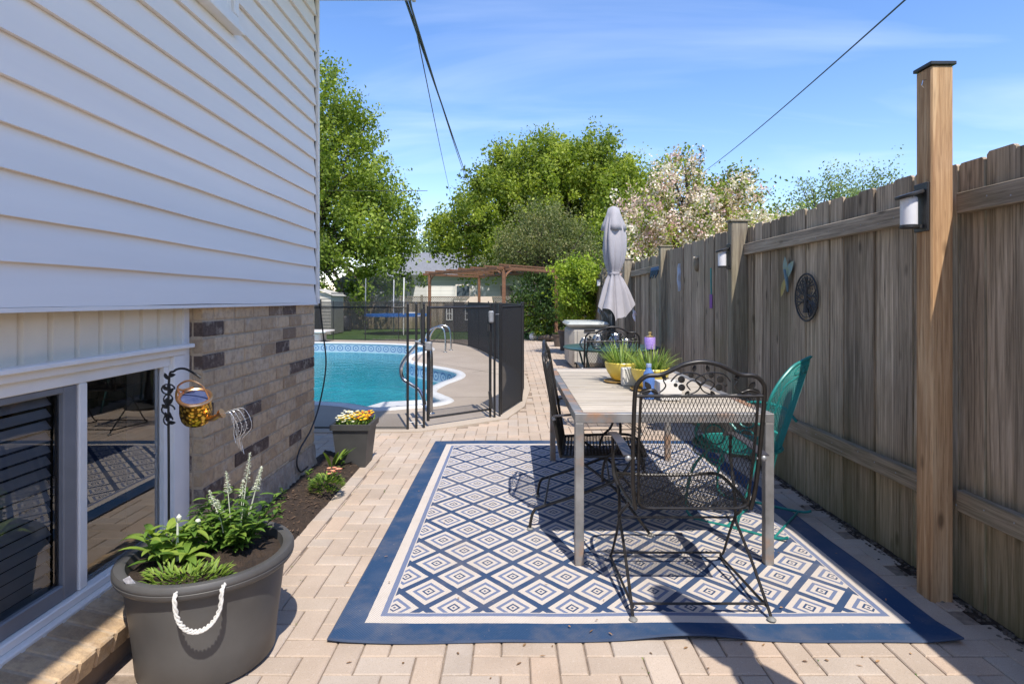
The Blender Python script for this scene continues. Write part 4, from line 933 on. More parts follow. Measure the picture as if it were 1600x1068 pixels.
# purple canister, glass globes
t = thing('purple_canister', 'purple canister with gold lid on the round table', 'canister', (1.56, 6.5, .73))
b = MB(); b.lathe([(.055, 0), (.062, .005), (.062, .13), (.058, .135), (.001, .135)], (1.56, 6.5, .73), 20); b.build('body', simple('purple_print', (.24, .14, .52), (.40, .30, .62), .45, scale=60), t, smooth=True)
b = MB(); b.lathe([(.045, .136), (.045, .145), (.02, .155), (.012, .165), (.022, .18), (.018, .198), (.001, .2)], (1.56, 6.5, .73), 16); b.build('lid', simple('gold_lid', (.6, .45, .2), None, .35, .7), t, smooth=True)
b = MB(); b.tube([(1.60, 6.44, .73), (1.60, 6.42, .66), (1.60, 6.41, .62)], [.02, .012, .004], 8)
cg = glassmat('clear_glass', (.93, .93, .91), 2.2, .08)
for k, (x, y, r, lb) in enumerate(((.97, 6.5, .078, 'clear glass globe left of centre on the round table'), (1.175, 6.5, .085, 'largest clear glass globe beside the parasol pole'), (.83, 6.55, .06, 'leftmost small clear glass globe on the round table'), (1.31, 6.55, .055, 'rightmost small clear glass globe on the round table'))):
    t = thing('glass_globe', lb, 'glass globe', (x, y, .73), 0, 'glass globes on the round table')
    b = MB(); b.lathe([(r*.45, .002), (r*.8, r*.3), (r, r*.9), (r*.9, r*1.45), (r*.6, r*1.85), (r*.55, r*2.0)], (x, y, .73), 20, fn=lambda a, z: 1+.06*math.cos(a*6)); b.build('bowl', cg, t, smooth=True)
    b = MB(); b.tube([(x+r*.6*math.cos(a), y+r*.6*math.sin(a), .73+r*2.0) for a in [2*math.pi*i/16 for i in range(16)]], .005, 6, closed=True)
    for q in range(4): b.tube([(x+r*1.03*math.cos(a)*math.cos(q*.8), y+r*1.03*math.cos(a)*math.sin(q*.8), .73+r*.95+r*.9*math.sin(a)) for a in [2*math.pi*i/16 for i in range(16)]], .0025, 5, closed=True)
    b.build('wire_band', steel, t, smooth=True)
# tall bin / deck box
t = thing('deck_box', 'grey beige resin storage box behind the round table', 'storage box', (1.48, 10.9, 0))
rb = simple('beige_resin', (.42, .40, .36), (.36, .34, .30), .6); lid_m = simple('grey_resin_lid', (.45, .48, .46), None, .5)
b = MB(); b.bbox(1.08, 1.80, 10.75, 11.9, 0, .80, .09)
for z in (.2, .5): b.bbox(1.07, 1.20, 10.95, 11.7, z, z+.18, .01)
b.bbox(1.22, 1.70, 10.73, 10.76, .1, .72, .01); b.build('body', rb, t, smooth=True)
b = MB(); b.bbox(1.04, 1.83, 10.70, 11.95, .78, .87, .045); b.build('lid', lid_m, t, smooth=True)
b = MB(); b.bbox(1.35, 1.55, 10.70, 10.73, .70, .74, .006); b.build('handle', plastic_black, t)

# ------------------------------------------------------------ big pot with plants
PX, PY = -1.10, 2.08
t = thing('large_planter', 'large round grey plastic tub planter with white rope handle', 'planter', (PX, PY, 0))
b = MB(); b.lathe([(.001, .0), (.205, .0), (.225, .02), (.234, .12), (.25, .25), (.26, .335), (.265, .337), (.283, .343), (.289, .352), (.291, .362), (.2885, .364), (.291, .367), (.291, .377), (.284, .388), (.265, .389), (.252, .382), (.244, .34), (.242, .33)], (PX, PY, 0), 64); b.build('tub', plastic_grey, t, smooth=True)
b = MB(); nr, na = 10, 36
for i in range(nr+1):
    for k in range(na): a = 2*math.pi*k/na; r = .246*i/nr; b.v.append((PX+r*math.cos(a), PY+r*math.sin(a), .345+random.uniform(-.008, .012)+.012*(1-i/nr))); b.a.append(.5)
for i in range(nr):
    for k in range(na): b.f.append((i*na+k, i*na+(k+1) % na, (i+1)*na+(k+1) % na, (i+1)*na+k)[::-1])
b.build('soil', soil, t)
b = MB()
a0, a1 = R(-80), R(-54); h0 = Vector((PX+.293*math.cos(a0), PY+.293*math.sin(a0), .365)); h1 = Vector((PX+.293*math.cos(a1), PY+.293*math.sin(a1), .365)); dn = Vector((.008, -.02, -.11))
path = smoothpath([h0+Vector((0, .02, .012)), h0+Vector((0, -.006, 0))]+[h0*(.5+.5*math.cos(a))+h1*(.5-.5*math.cos(a))+dn*math.sin(a)**.8+Vector((0, -.004, 0)) for a in [math.pi*q/8 for q in range(1, 8)]]+[h1+Vector((0, -.006, 0)), h1+Vector((0, .02, .012))], 6)
Tn = len(path)
for s in range(3):
    b.tube([p+Vector((math.cos(i*.8+s*2.09), .6*math.sin(i*.8+s*2.09), math.sin(i*.8+s*2.09)))*.0044 for i, p in enumerate(path)], .0036, 6)
b.build('rope_handle', rope_white, t, smooth=True)
random.seed(5)
def PP(px, py, z=.35):      # place in the pot from photo measurements, at soil height
    return G(px, py, z)
def plant(name, label, base, stems, mat, wd=.05, group=None, flowers=None, fm=None):
    t = thing(name, label, 'plant', base, 0, group); b = MB(); 
    for f in stems: f(b)
    b.build('foliage', mat, t)
    return t
base1 = (PX-.10, PY-.02, .352)
def hosta(b):
    for k in range(11):
        a0 = random.random()*6.28; r1 = random.uniform(.0, .07); s0 = Vector((base1[0]+r1*math.cos(a0), base1[1]+r1*math.sin(a0), base1[2])); e = s0+Vector((math.cos(a0)*.05, math.sin(a0)*.05, random.uniform(.05, .13)))
        b.var = .4; b.tube([s0, e], .0028, 5)
        for j in range(8):
            q = s0.lerp(e, .3+.1*j); a = a0+j*2.4; l = random.uniform(.06, .125)*(1.1-.05*j); b.var = random.uniform(.3, 1)
            b.leaf(q, (math.cos(a), math.sin(a), random.uniform(.2, 1.2)), l, l*random.uniform(.28, .4), Vector((0, 0, 1)), random.uniform(.5, 1.7), 7, random.uniform(.15, .4), .35)
t = plant('hosta_plant', 'broad leaved green plant at left side of the grey tub', base1, [hosta], POTLEAF)
b = MB(); b.tube([base1, (base1[0], base1[1], base1[2]+.14)], [.006, .003], 6); b.lathe([(.001, 0), (.008, .008), (.009, .02), (.001, .03)], (base1[0]+.005, base1[1], base1[2]+.14), 8); b.build('bud', FLOWERW, t, smooth=True)
base2 = (PX+.05, PY+.09, .352)
def bushy(b):
    for k in range(32):
        a = random.random()*6.28; r1 = .14*math.sqrt(random.random()); top = Vector((base2[0]+r1*math.cos(a)*1.2, base2[1]+r1*math.sin(a), base2[2]+random.uniform(.1, .2)))
        s0 = Vector((base2[0]+.3*r1*math.cos(a), base2[1]+.3*r1*math.sin(a), base2[2])); b.var = .2; b.tube([s0, top], .002, 4)
        for j in range(13):
            q = s0.lerp(top, (j+2)/14); an = j*2.4+a; b.var = random.uniform(.1, .75)
            b.leaf(q, (math.cos(an), math.sin(an), .45), random.uniform(.04, .07), .022, Vector((0, 0, 1)), random.uniform(.5, 1), 4, .3, .2)
t = plant('salvia_plant', 'bushy green plant with white flower spires in the grey tub', base2, [bushy], POTLEAF)
b = MB()
for k, (dx, dy, h) in enumerate(((.06, .0, .36), (-.03, .0, .29), (.09, .03, .30), (-.09, -.01, .22), (.02, .03, .25), (.11, -.01, .31), (-.04, -.05, .2))):
    p0 = Vector((base2[0]+dx*.4, base2[1]+dy, base2[2]+.08)); p1 = Vector((base2[0]+dx, base2[1]+dy, base2[2]+h))
    b.var = .3; b.tube([p0, p1], .0016, 4)
    for j in range(60):
        f = j/60; q = p0.lerp(p1, .60+.40*f+random.uniform(-.01, .01)); an = j*2.4+random.random(); b.var = random.random()*.8; rr = .0095*(1.1-f)*random.uniform(.6, 1.3)
        b.leaf(q+Vector((math.cos(an), math.sin(an), 0))*rr*.4, (math.cos(an), math.sin(an), random.uniform(0, .9)), .005+rr*.8, .0055, n=2)
b.build('flower_spire', FLOWERW, t)
b = MB(); b.ball((base2[0]-.11, base2[1]-.05, base2[2]+.12), .011, 8); b.build('bud', FLOWERW, t, smooth=True)
base3 = (PX+.02, PY-.17, .35)
def lowp(b):
    for k in range(230):
        a = random.random()*6.28; r = .12*math.sqrt(random.random()); b.var = random.uniform(.5, 1)
        p = (base3[0]+r*1.2*math.cos(a), base3[1]+r*.5*math.sin(a), base3[2]+random.uniform(0, .03)); b.leaf(p, (math.cos(a+random.uniform(-1, 1)), math.sin(a), random.uniform(.5, 1.6)), random.uniform(.02, .05), .008, n=3, droop=.7)
plant('groundcover_plant', 'small feathery bright green plant at front of the grey tub', base3, [lowp], POTLEAF)
b = MB(); M = Matrix.Translation((PX-.09, PY-.24, .345)) @ Matrix.Rotation(R(-28), 4, 'Y') @ Matrix.Rotation(R(15), 4, 'X'); b.bbox(-.012, .012, -.001, .001, -.01, .075, .0004, M)
tag(b.build('plant_tag', simple('white_tag', (.72, .72, .74), (.3, .3, .35), .5, scale=90)), 'small white plant tag stuck in the soil of the grey tub', 'plant tag')
# garden stake and watering can
sx, sy = -1.345, 2.25
t = thing('garden_stake', 'black iron garden stake with leafy scroll in front of the window', 'garden stake', (sx, sy, .2))
b = MB(); b.tube(smoothpath([(sx, sy, .16), (sx, sy, .6), (sx, sy, .96), (sx+.02, sy, 1.01), (sx+.06, sy, 1.02), (sx+.11, sy-.01, 1.0), (sx+.13, sy-.01, .985)], 6), .0045, 8); b.build('rod', black_metal, t, smooth=True)
b = MB()
for k in range(14):
    z = .79+.014*k; a = k*2.4; b.leaf((sx, sy, z+.02), (math.cos(a)*.6, -.3, .8*math.sin(a*.7)), .032, .016, Vector((0, -1, 0)), .8, 5, .3)
for k in range(4): b.tube([(sx+(.018+.008*(k % 2))*math.cos(a), sy-.004, .82+.04*k+.02*math.sin(a)) for a in [i*.5 for i in range(11)]], .003, 6)
b.build('leaf_scroll', black_metal, t, smooth=True)
wcx, wcy, wcz = -1.19, 2.16, .885
gold = MT('perforated_gold', .3, 1.); vo = gold.n('ShaderNodeTexVoronoi'); vo.inputs['Scale'].default_value = 75; gold.L.new(gold.tc.outputs['Object'], vo.inputs['Vector'])
gold.col(gold.ramp(vo.outputs['Distance'], [(.2, (.95, .62, .13)), (.42, (.85, .5, .08)), (.55, (.16, .09, .02))])); gold.bump(vo.outputs['Distance'], .8, .004)
copper = simple('copper', (.85, .48, .25), (.7, .38, .18), .28, 1)
t = thing('watering_can', 'golden perforated solar watering can ornament pouring a string of lights', 'watering can', (wcx, wcy, wcz-.06))
MW = Matrix.Translation((wcx, wcy, wcz)) @ Matrix.Rotation(R(24), 4, 'X') @ Matrix.Rotation(R(10), 4, 'Y') @ Matrix.Scale(.93, 4)
b = MB(); b.lathe([(.001, -.062), (.050, -.062), (.056, -.05), (.060, -.02), (.058, .02), (.055, .045)], (0, 0, 0), 32, MW); b.build('body', gold.m, t, smooth=True)
b = MB(); b.tube([MW @ Vector((.057*math.cos(a), .057*math.sin(a), .048)) for a in [2*math.pi*i/28 for i in range(28)]], .007, 8, closed=True); b.build('rim', copper, t, smooth=True)
b = MB(); b.lathe([(.052, .047), (.001, .049)], (0, 0, 0), 28, MW); b.build('solar_panel', simple('solar_cell', (.03, .045, .12), (.07, .09, .17), .6, 0, 35, spec=.1), t)
b = MB(); b.tube([MW @ Vector(p) for p in smoothpath([(-.058, 0, .045), (-.065, 0, .09), (-.02, 0, .125), (.03, 0, .11), (.056, 0, .05)], 6)], .0035, 8); b.tube([MW @ Vector(p) for p in smoothpath([(-.055, .02, -.03), (-.09, .03, .0), (-.085, .03, .05), (-.055, .02, .06), (-.02, .03, .075)], 6)], .0045, 8); b.build('handle', copper, t, smooth=True)
tip = Vector((wcx+.105, wcy-.02, wcz-.02))
b = MB(); b.tube(smoothpath([MW @ Vector((.040, 0, -.04)), (wcx+.072, wcy-.01, wcz-.038), tip], 5), [.015,.0145,.014,.013,.012,.011,.010,.0095,.009,.0085,.008], 12); b.tube([tip+Vector((-.006, 0, -.003)), tip+Vector((.006, 0, .003))], [.014, .019], 14); b.build('spout', copper, t, smooth=True)
b = MB()
for k in range(6):
    q = random.uniform(-.03, .03); u_ = random.uniform(-.012, .012); b.tube(smoothpath([tip+Vector((.005, 0, 0)), tip+Vector((.03+.008*k, q, .002+.003*k+u_*.4)), tip+Vector((.045+.012*k, q+u_, -.03-.004*k)), tip+Vector((.05+.005*k+u_, q*.6, -.07-.006*k)), tip+Vector((.055+.006*k, .1*q, -.11-.008*k))], 7), .0007, 4)
    for j in range(7): b.ball(tip+Vector((.03+.009*k+.003*j+u_*.5, q, -.0-.012*j)), .0018, 6)
b.build('light_string', simple('silver_wire', (.75, .75, .76), None, .25, .6), t, smooth=True)

# ------------------------------------------------------------ small planter and bed plants
qx, qy = -1.225, 4.48
t = thing('square_planter', 'square charcoal planter of pansies by the corner of the house', 'planter', (qx, qy, 0))
b = MB(); hb, ht = .105, .135
b.lathe([(hb*1.414, .0), (ht*1.414, .30), (.15*1.414, .302), (.152*1.414, .345), (.13*1.414, .345), (.125*1.414, .31), (.001, .31)], (qx, qy, 0), 4, a0=R(45)); b.build('box', plastic_dgrey, t)
b = MB()
for k in range(150):
    x = qx+random.uniform(-.12, .12); y = qy+random.uniform(-.12, .12); b.var = .5*((x-qx+.12)/.24)+.5*random.random()
    zt = .345+random.uniform(.01, .06)
    for j in range(5): a = j*1.257+x*90; b.leaf((x, y, zt), (math.cos(a), math.sin(a)-.3, .5), .016, .014, n=2)
b.build('flowers', FLOWERM, t)
b = MB()
for k in range(200): a = random.random()*6.28; b.var = random.random(); b.leaf((qx+random.uniform(-.12, .12), qy+random.uniform(-.12, .12), .32), (math.cos(a)*.6, math.sin(a)*.6, 1), random.uniform(.03, .07), .014, n=3)
b.build('foliage', POTLEAF, t)
mc = (-1.20, 3.72, .03)
t = thing('snapdragon_clump', 'low round clump of green leaves with coral flowers in the bed', 'plant', mc)
b = MB()
for k in range(520):
    a = random.random()*6.28; e = random.random(); r = .105*math.sqrt(random.random()); h = .13*math.sqrt(max(0, 1-(r/.115)**2))*random.uniform(.5, 1); b.var = random.random()
    b.leaf((mc[0]+r*math.cos(a), mc[1]+r*math.sin(a), mc[2]+h), (math.cos(a)*.8, math.sin(a)*.8, .7), random.uniform(.02, .04), .009, n=3, droop=.6)
b.build('foliage', POTLEAF, t)
b = MB()
for k in range(12):
    a = random.random()*6.28; p = Vector((mc[0]+.05+.035*math.cos(a), mc[1]+.03*math.sin(a), mc[2]+.13+.04*random.random()))
    for j in range(9): a = j*.9; b.var = random.random(); b.leaf(p, (math.cos(a), math.sin(a), .4), .017, .014, n=2)
b.build('flowers', FLOWERP, t)
t = thing('iris_plant', 'clump of broad pointed green leaves at foot of house corner', 'plant', (-1.34, 4.28, .04))
b = MB()
for k in range(13):
    a = random.uniform(-1.9, 1.0); b.var = random.uniform(.2, .8); b.leaf((-1.34+.02*math.cos(a), 4.28+.02*math.sin(a), .04), (math.cos(a)*.7, math.sin(a)*.5, 1), random.uniform(.13, .23), .03, Vector((0, 0, 1)), .7, 6, .3)
b.build('foliage', POTLEAF, t)
t = thing('small_weed', 'small seedling growing in soil against the brick wall', 'plant', (-1.38, 3.25, .06))
b = MB()
for (x, y) in ((-1.36, 3.1), (-1.40, 3.5), (-1.33, 3.3), (-1.38, 3.9), (-1.25, 4.2)):
    for k in range(14): a = random.random()*6.28; b.var = random.random(); b.leaf((x, y, .06+random.random()*.07), (math.cos(a), math.sin(a), .6), .035, .012, n=3)
b.build('foliage', POTLEAF, t)

# ------------------------------------------------------------ trees
def leafcloud(name, C, size, mat, parent, seed=0, var=None, flat=.0, asp=.6):
    r = np.random.default_rng(seed); n = len(C); C = np.asarray(C, float)
    d = r.normal(size=(n, 3)); d[:, 2] -= .35; d /= np.linalg.norm(d, axis=1)[:, None]
    u = r.normal(size=(n, 3)); u -= (u*d).sum(1)[:, None]*d; u /= np.linalg.norm(u, axis=1)[:, None]
    s = size*r.uniform(.6, 1.3, n)[:, None]
    nn_ = np.cross(d, u)
    V = np.empty((n, 4, 3)); V[:, 0] = C-d*s*.5; V[:, 1] = C+u*s*asp*.5+nn_*s*.12; V[:, 2] = C+d*s*.5; V[:, 3] = C-u*s*asp*.5+nn_*s*.12
    V = V.reshape(-1, 3)
    M = np.array(PM[parent.name].inverted()); V = V @ M[:3, :3].T+M[:3, 3]
    me = bpy.data.meshes.new(name); me.vertices.add(4*n); me.vertices.foreach_set('co', V.ravel())
    me.loops.add(4*n); me.loops.foreach_set('vertex_index', np.arange(4*n, dtype=np.int32))
    me.polygons.add(n); me.polygons.foreach_set('loop_start', np.arange(0, 4*n, 4, dtype=np.int32)); me.polygons.foreach_set('loop_total', np.full(n, 4, dtype=np.int32))
    me.update(); vv = (r.uniform(0, 1, n) if var is None else np.clip(var+r.uniform(-.25, .25, n), 0, 1))
    at = me.attributes.new('var', 'FLOAT', 'POINT'); at.data.foreach_set('value', np.repeat(vv, 4).astype(np.float32))
    me.materials.append(mat); o = bpy.data.objects.new(name, me); COL.objects.link(o); o.parent = parent; return o
def tree(name, label, loc, lobes, nleaf, size, mat, seed, trunk_r=.2, trunk_h=2., clump=.5, dens=60, group=None, extra=None, shoots=0, mat_trunk=bark, inner=.55, cat='tree'):
    """lobes: (x,y,z,rx,ry,rz) in world"""
    r = np.random.default_rng(seed); t = thing(name, label, cat, loc, 0, group)
    vol = np.array([l[3]*l[4]*l[5] for l in lobes])**.8; vol /= vol.sum(); ncl = max(8, nleaf//dens)
    which = r.choice(len(lobes), ncl, p=vol); d = r.normal(size=(ncl, 3)); d /= np.linalg.norm(d, axis=1)[:, None]
    rad = inner+(1-inner)*r.random(ncl)**.6; rad *= r.uniform(.86, 1.10, ncl)
    Lb = np.array(lobes, float); C = Lb[which, :3]+d*rad[:, None]*Lb[which, 3:]
    pts = []; var = []
    for i in range(ncl):
        k = int(dens*r.uniform(.5, 1.5)); out = d[i]*.6+np.array([0, 0, .5]); out /= np.linalg.norm(out)
        cs = clump*r.uniform(.6, 1.3); g = r.normal(size=(k, 3)); g *= (np.minimum(np.linalg.norm(g, axis=1), 1.9)/np.linalg.norm(g, axis=1))[:, None]*cs*.5; g += out*(r.random(k)[:, None]*cs*(1.0+shoots*r.random()))
        pts.append(C[i]+g); var.append(np.full(k, r.uniform(.15, .85)))
    pts = np.concatenate(pts); var = np.concatenate(var)
    b = MB(); X, Y, Z = loc; b.tube(smoothpath([(X, Y, Z), (X+.05, Y, Z+trunk_h*.5), (X, Y, Z+trunk_h)], 4), [trunk_r*(1.25-.05*i) for i in range(9)], 10)
    top = Vector((X, Y, Z+trunk_h))
    sel = r.choice(ncl, min(ncl, 70), replace=False)
    for i in sel:
        q = Vector(C[i]); mid = top.lerp(q, .5)+Vector(r.normal(size=3)*.25*clump); mid.z += .1*(q-top).length
        P = smoothpath([top-Vector((0, 0, trunk_h*.25*r.random())), mid, q], 4); nP = len(P)
        b.tube(P, [trunk_r*.33*(1-j/nP)+.012 for j in range(nP)], 5, cap=False)
    b.build('trunk', mat_trunk, t, smooth=True)
    leafcloud('crown', pts, size, mat, t, seed, var)
    return t, C, d
# left tall tree
tree('maple_tree', 'tall loose green tree left of centre rising beside the house', (-9.5, 27, 0),
     [(-9.8, 27, 10.0, 1.9, 2.5, 2.6), (-9.0, 26.5, 7.4, 3.0, 2.8, 2.0), (-8.2, 26.5, 8.8, 1.9, 1.8, 1.3), (-8.0, 26, 4.3, 3.2, 2.8, 2.3), (-6.0, 26, 4.6, 1.7, 2, 1.7), (-7.0, 26, 2.4, 3.0, 2.2, 1.7), (-11.5, 27, 5.5, 3, 3, 4.5), (-9.6, 27, 11.6, .7, 1, 1.0), (-7.5, 26, 6.2, 2.2, 2, 1.4)],
     75000, .165, GREEN1, 1, .35, 3.5, .5, 90, shoots=1.3, inner=.52)
tree('maple_tree', 'big round yellow green tree behind the wooden pergola', (2.2, 29, 0),
     [(2.2, 29, 6.2, 4.6, 4, 3.0), (4.0, 29, 6.8, 3.0, 3, 2.4), (-.5, 28, 5.0, 2.8, 3, 2.2), (.9, 28.5, 7.0, 2.3, 2.5, 2.0), (5.4, 28.5, 5.2, 2.6, 2.6, 2.6), (-2.1, 27.5, 4.1, 1.7, 2, 1.5), (3.6, 28, 3.9, 3.6, 3, 1.7)],
     120000, .165, GREEN2, 2, .35, 2.5, .48, 90, shoots=.6, inner=.4)
tree('pale_tree', 'pale distant tree in the gap between the two big trees', (-6.3, 44, 0), [(-6.3, 44, 4.2, 2.3, 2, 2.6), (-5.0, 44, 3, 2, 2, 2.0)], 5000, .26, PALEG, 9, .2, 2, .7, 45)
tree('juniper_tree', 'olive brown feathery evergreen behind the right of pergola', (1.25, 19.5, 0),
     [(1.0, 19.5, 3.2, 1.25, 1.2, 1.0), (1.7, 19.2, 2.7, 1.25, 1.1, 1.0), (.2, 19.3, 2.75, .85, .9, .6), (1.2, 19.3, 3.9, .6, .6, .45), (2.3, 19.3, 2.1, .9, 1, .9), (-.4, 19.6, 2.6, .6, .5, .35)],
     26000, .075, OLIVE, 3, .14, 1.9, .3, 60, shoots=1.0)
tree('lilac_bush', 'dark green leafy bush at end of the paved path', (1.35, 18.2, 0),
     [(.75, 18.4, .8, .75, .6, .75), (1.5, 18.0, .9, .8, .6, .9), (1.2, 18.3, 1.5, .9, .6, .6), (.4, 19.5, .7, .5, .5, .6)], 11000, .085, DARKG, 4, .07, .5, .25, 50, cat='bush')
tree('forsythia_bush', 'small yellow green bush left of the dark bush', (.75, 18.9, 0), [(.62, 18.5, .85, .38, .3, .45), (.95, 18.3, .55, .35, .3, .35)], 3000, .08, LIME, 14, .04, .4, .2, 40, cat='bush')
tree('climbing_vine', 'bright lime leafed shrub against the far end of the fence', (1.62, 13.6, 0),
     [(1.52, 13.4, 1.5, .34, .5, .5), (1.62, 13.6, 1.0, .3, .5, .4), (1.35, 13.5, 1.9, .32, .4, .3), (1.7, 13.2, 1.75, .3, .4, .35), (1.38, 13.5, 1.3, .22, .35, .3)], 8500, .075, LIME, 5, .05, .8, .18, 45, shoots=.6, cat='shrub')
# crab apple behind the fence
ct, C, D = tree('crab_apple_tree', 'flowering pink and white crab apple tree behind the fence', (3.6, 11.2, 0),
     [(3.3, 11, 2.7, 1.2, 1.2, 1.0), (4.3, 11.2, 2.5, 1.15, 1.2, .9), (3.2, 11, 3.4, .8, .8, .6), (4.2, 11, 3.1, .7, .6, .5), (2.5, 10.6, 1.95, .55, .6, .6), (5.3, 11.6, 2.15, .8, .8, .6), (3.0, 10.8, 1.8, .9, .8, .6)],
     11500, .07, GREEN2, 6, .12, 1.4, .24, 50, shoots=1.0)
rb_ = np.random.default_rng(61); pts = []; var = []
for i in range(len(C)):
    if C[i][2] > 3.3 and rb_.random() < .4: continue
    for q in range(6):
        k = 34; c0_ = C[i]+rb_.normal(size=3)*.18; pts.append(c0_+rb_.normal(size=(k, 3))*.06); var.append(np.full(k, rb_.uniform(.2, .95)))
leafcloud('blossoms', np.concatenate(pts), .05, BLOSSOM, ct, 62, np.concatenate(var), asp=.95)
# long upper shoots
b = MB(); pts = []; pb = []
for k in range(13):
    s0 = Vector((3.2+1.0*random.random(), 11, 2.9)); ang = random.uniform(.15, 1.75); l = random.uniform(.8, 1.6)
    e = s0+Vector((math.cos(ang)*l, random.uniform(-.4, .4), math.sin(ang)*l*.85)); P = smoothpath([s0, s0.lerp(e, .5)+Vector((0, 0, .12)), e], 5); b.tube(P, [.012-.0009*i for i in range(len(P))], 5)
    for q in range(170): f = random.random()**.7; p = P[int(f*(len(P)-1))]; (pts if q % 3 else pb).append(np.array(p)+rng.normal(size=3)*.05)
b.build('shoots', bark, ct)
leafcloud('shoot_leaves', pts, .06, OLIVE, ct, 71); leafcloud('shoot_blossoms', pb, .05, BLOSSOM, ct, 72)
ct2, C, D = tree('crab_apple_tree', 'smaller pale blossoming tree farther right behind the fence', (6.3, 14.2, 0), [(6.2, 14, 2.6, 1.0, 1, .7), (7.0, 14, 2.3, 1.0, .9, .6), (6.7, 14, 3.0, .6, .6, .5), (5.5, 14, 2.4, .7, .7, .5)], 6000, .08, PALEG, 8, .1, 1.6, .25, 45)
pts = np.concatenate([c_+rb_.normal(size=(45, 3))*.11 for c_ in C]); leafcloud('blossoms', pts, .05, BLOSSOM, ct2, 63, asp=.95)
tree('conifer_tree', 'small dark conifer tip between the blossoming trees', (6.05, 15.5, 0), [(6.05, 15.5, 2.6, .5, .5, .9), (6.05, 15.5, 3.3, .28, .3, .55)], 3500, .08, DARKG, 10, .08, 1.5, .2, 40)
tree('birch_tree', 'thin pale green distant tree above the fence, left one', (17.0, 31, 0), [(17.0, 31, 6.3, 1.4, 1.3, 1.6), (16.2, 31, 5.2, 1.2, 1.2, 1.4), (18.3, 31, 5.0, 1.3, 1, 1.4)], 5200, .15, PALEG, 11, .16, 3.6, .5, 30, shoots=1.6, group='distant trees over the fence')
tree('birch_tree', 'yellow green distant tree above the fence, right one', (19.6, 32, 0), [(19.4, 32, 6.2, 1.0, 1, 1.9), (20.6, 32, 6.4, 1.6, 1.4, 1.9), (21.5, 32, 5.2, 1.5, 1.4, 1.4), (18.9, 32, 4.6, 1.4, 1, 1.4)], 7000, .15, PALEG, 12, .17, 3.6, .5, 32, shoots=1.6, group='distant trees over the fence')

# ------------------------------------------------------------ background yard
t = thing('back_fence', 'grey board fence with lattice top across the far end of lawn', 'fence', (-4, 25.5, 0))
b = MB(); x = -16
while x < 3.5: b.var = random.random(); b.box(x+.004, x+.146, 25.5, 25.52, 0, 1.18); x += .15
b.build('board_panel', fence_wood, t)
b = MB(); x = -16
while x < 3.5:
    for s in (-1, 1): b.add([(x, 25.5+.006*s, 1.19), (x+.03, 25.5+.006*s, 1.19), (x+.03+.2*s, 25.5+.006*s, 1.40), (x+.2*s, 25.5+.006*s, 1.40)], [(0,1,2,3)])
    x += .085
b.box(-16, 3.5, 25.48, 25.54, 1.40, 1.44); b.box(-16, 3.5, 25.48, 25.54, 1.17, 1.195); b.build('lattice', rail_wood, t)
x = -16
while x < 3.6:
    b = MB(); b.bbox(x-.05, x+.05, 25.4, 25.478, 0, 1.5, .01); b.build('post', post_grey, t); x += 2.4
# neighbour house
t = thing('neighbour_house', 'white sided neighbour house with grey roof beyond the back fence', 'house', (-2, 34, 0))
nw = MT('neighbour_siding', .6); wv = nw.n('ShaderNodeTexWave'); wv.bands_direction = 'Z'; wv.wave_profile = 'SAW'; wv.inputs['Scale'].default_value = 1.4; nw.L.new(nw.tc.outputs['Object'], wv.inputs['Vector']); nw.col(nw.ramp(wv.outputs['Fac'], [(0, (.45, .45, .45)), (.12, (.78, .78, .77)), (1, (.8, .8, .79))]))
b = MB(); b.box(-7.2, 2.6, 34, 42, 0, 2.9); b.build('wall', nw.m, t)
b = MB(); b.add([(-7.6, 33.6, 2.75), (3.0, 33.6, 2.75), (3.0, 38, 4.4), (-7.6, 38, 4.4), (-7.6, 42.4, 2.75), (3.0, 42.4, 2.75)], [(0,1,2,3),(3,2,5,4)]); b.build('roof', simple('grey_shingles', (.22, .23, .25), (.14, .145, .16), .9, 0, 8, .5), t)
for x in (-2.9, -.3):
    b = MB(); b.box(x-.45, x+.45, 33.94, 33.995, 1.35, 2.2); o = b.build('window', trim_white, t); b = MB(); b.box(x-.37, x+.37, 33.92, 33.938, 1.43, 2.12); b.build('pane', simple('far_glass', (.1, .13, .16), None, .1), o)
t = thing('garage', 'small grey roofed outbuilding left of the pergola behind fence', 'garage', (-8, 31, 0))
b = MB(); b.box(-9.5, -6.0, 31, 34, 0, 2.3); b.build('wall', simple('grey_wall', (.35, .38, .4), None, .8), t)
b = MB(); b.add([(-9.8, 30.7, 2.2), (-9.8, 34.3, 2.2), (-7.75, 30.7, 3.1), (-7.75, 34.3, 3.1), (-5.7, 30.7, 2.2), (-5.7, 34.3, 2.2)], [(0,2,3,1),(2,4,5,3),(0,4,2)]); b.build('roof', simple('grey_shingles_b', (.25, .27, .29), None, .9), t)
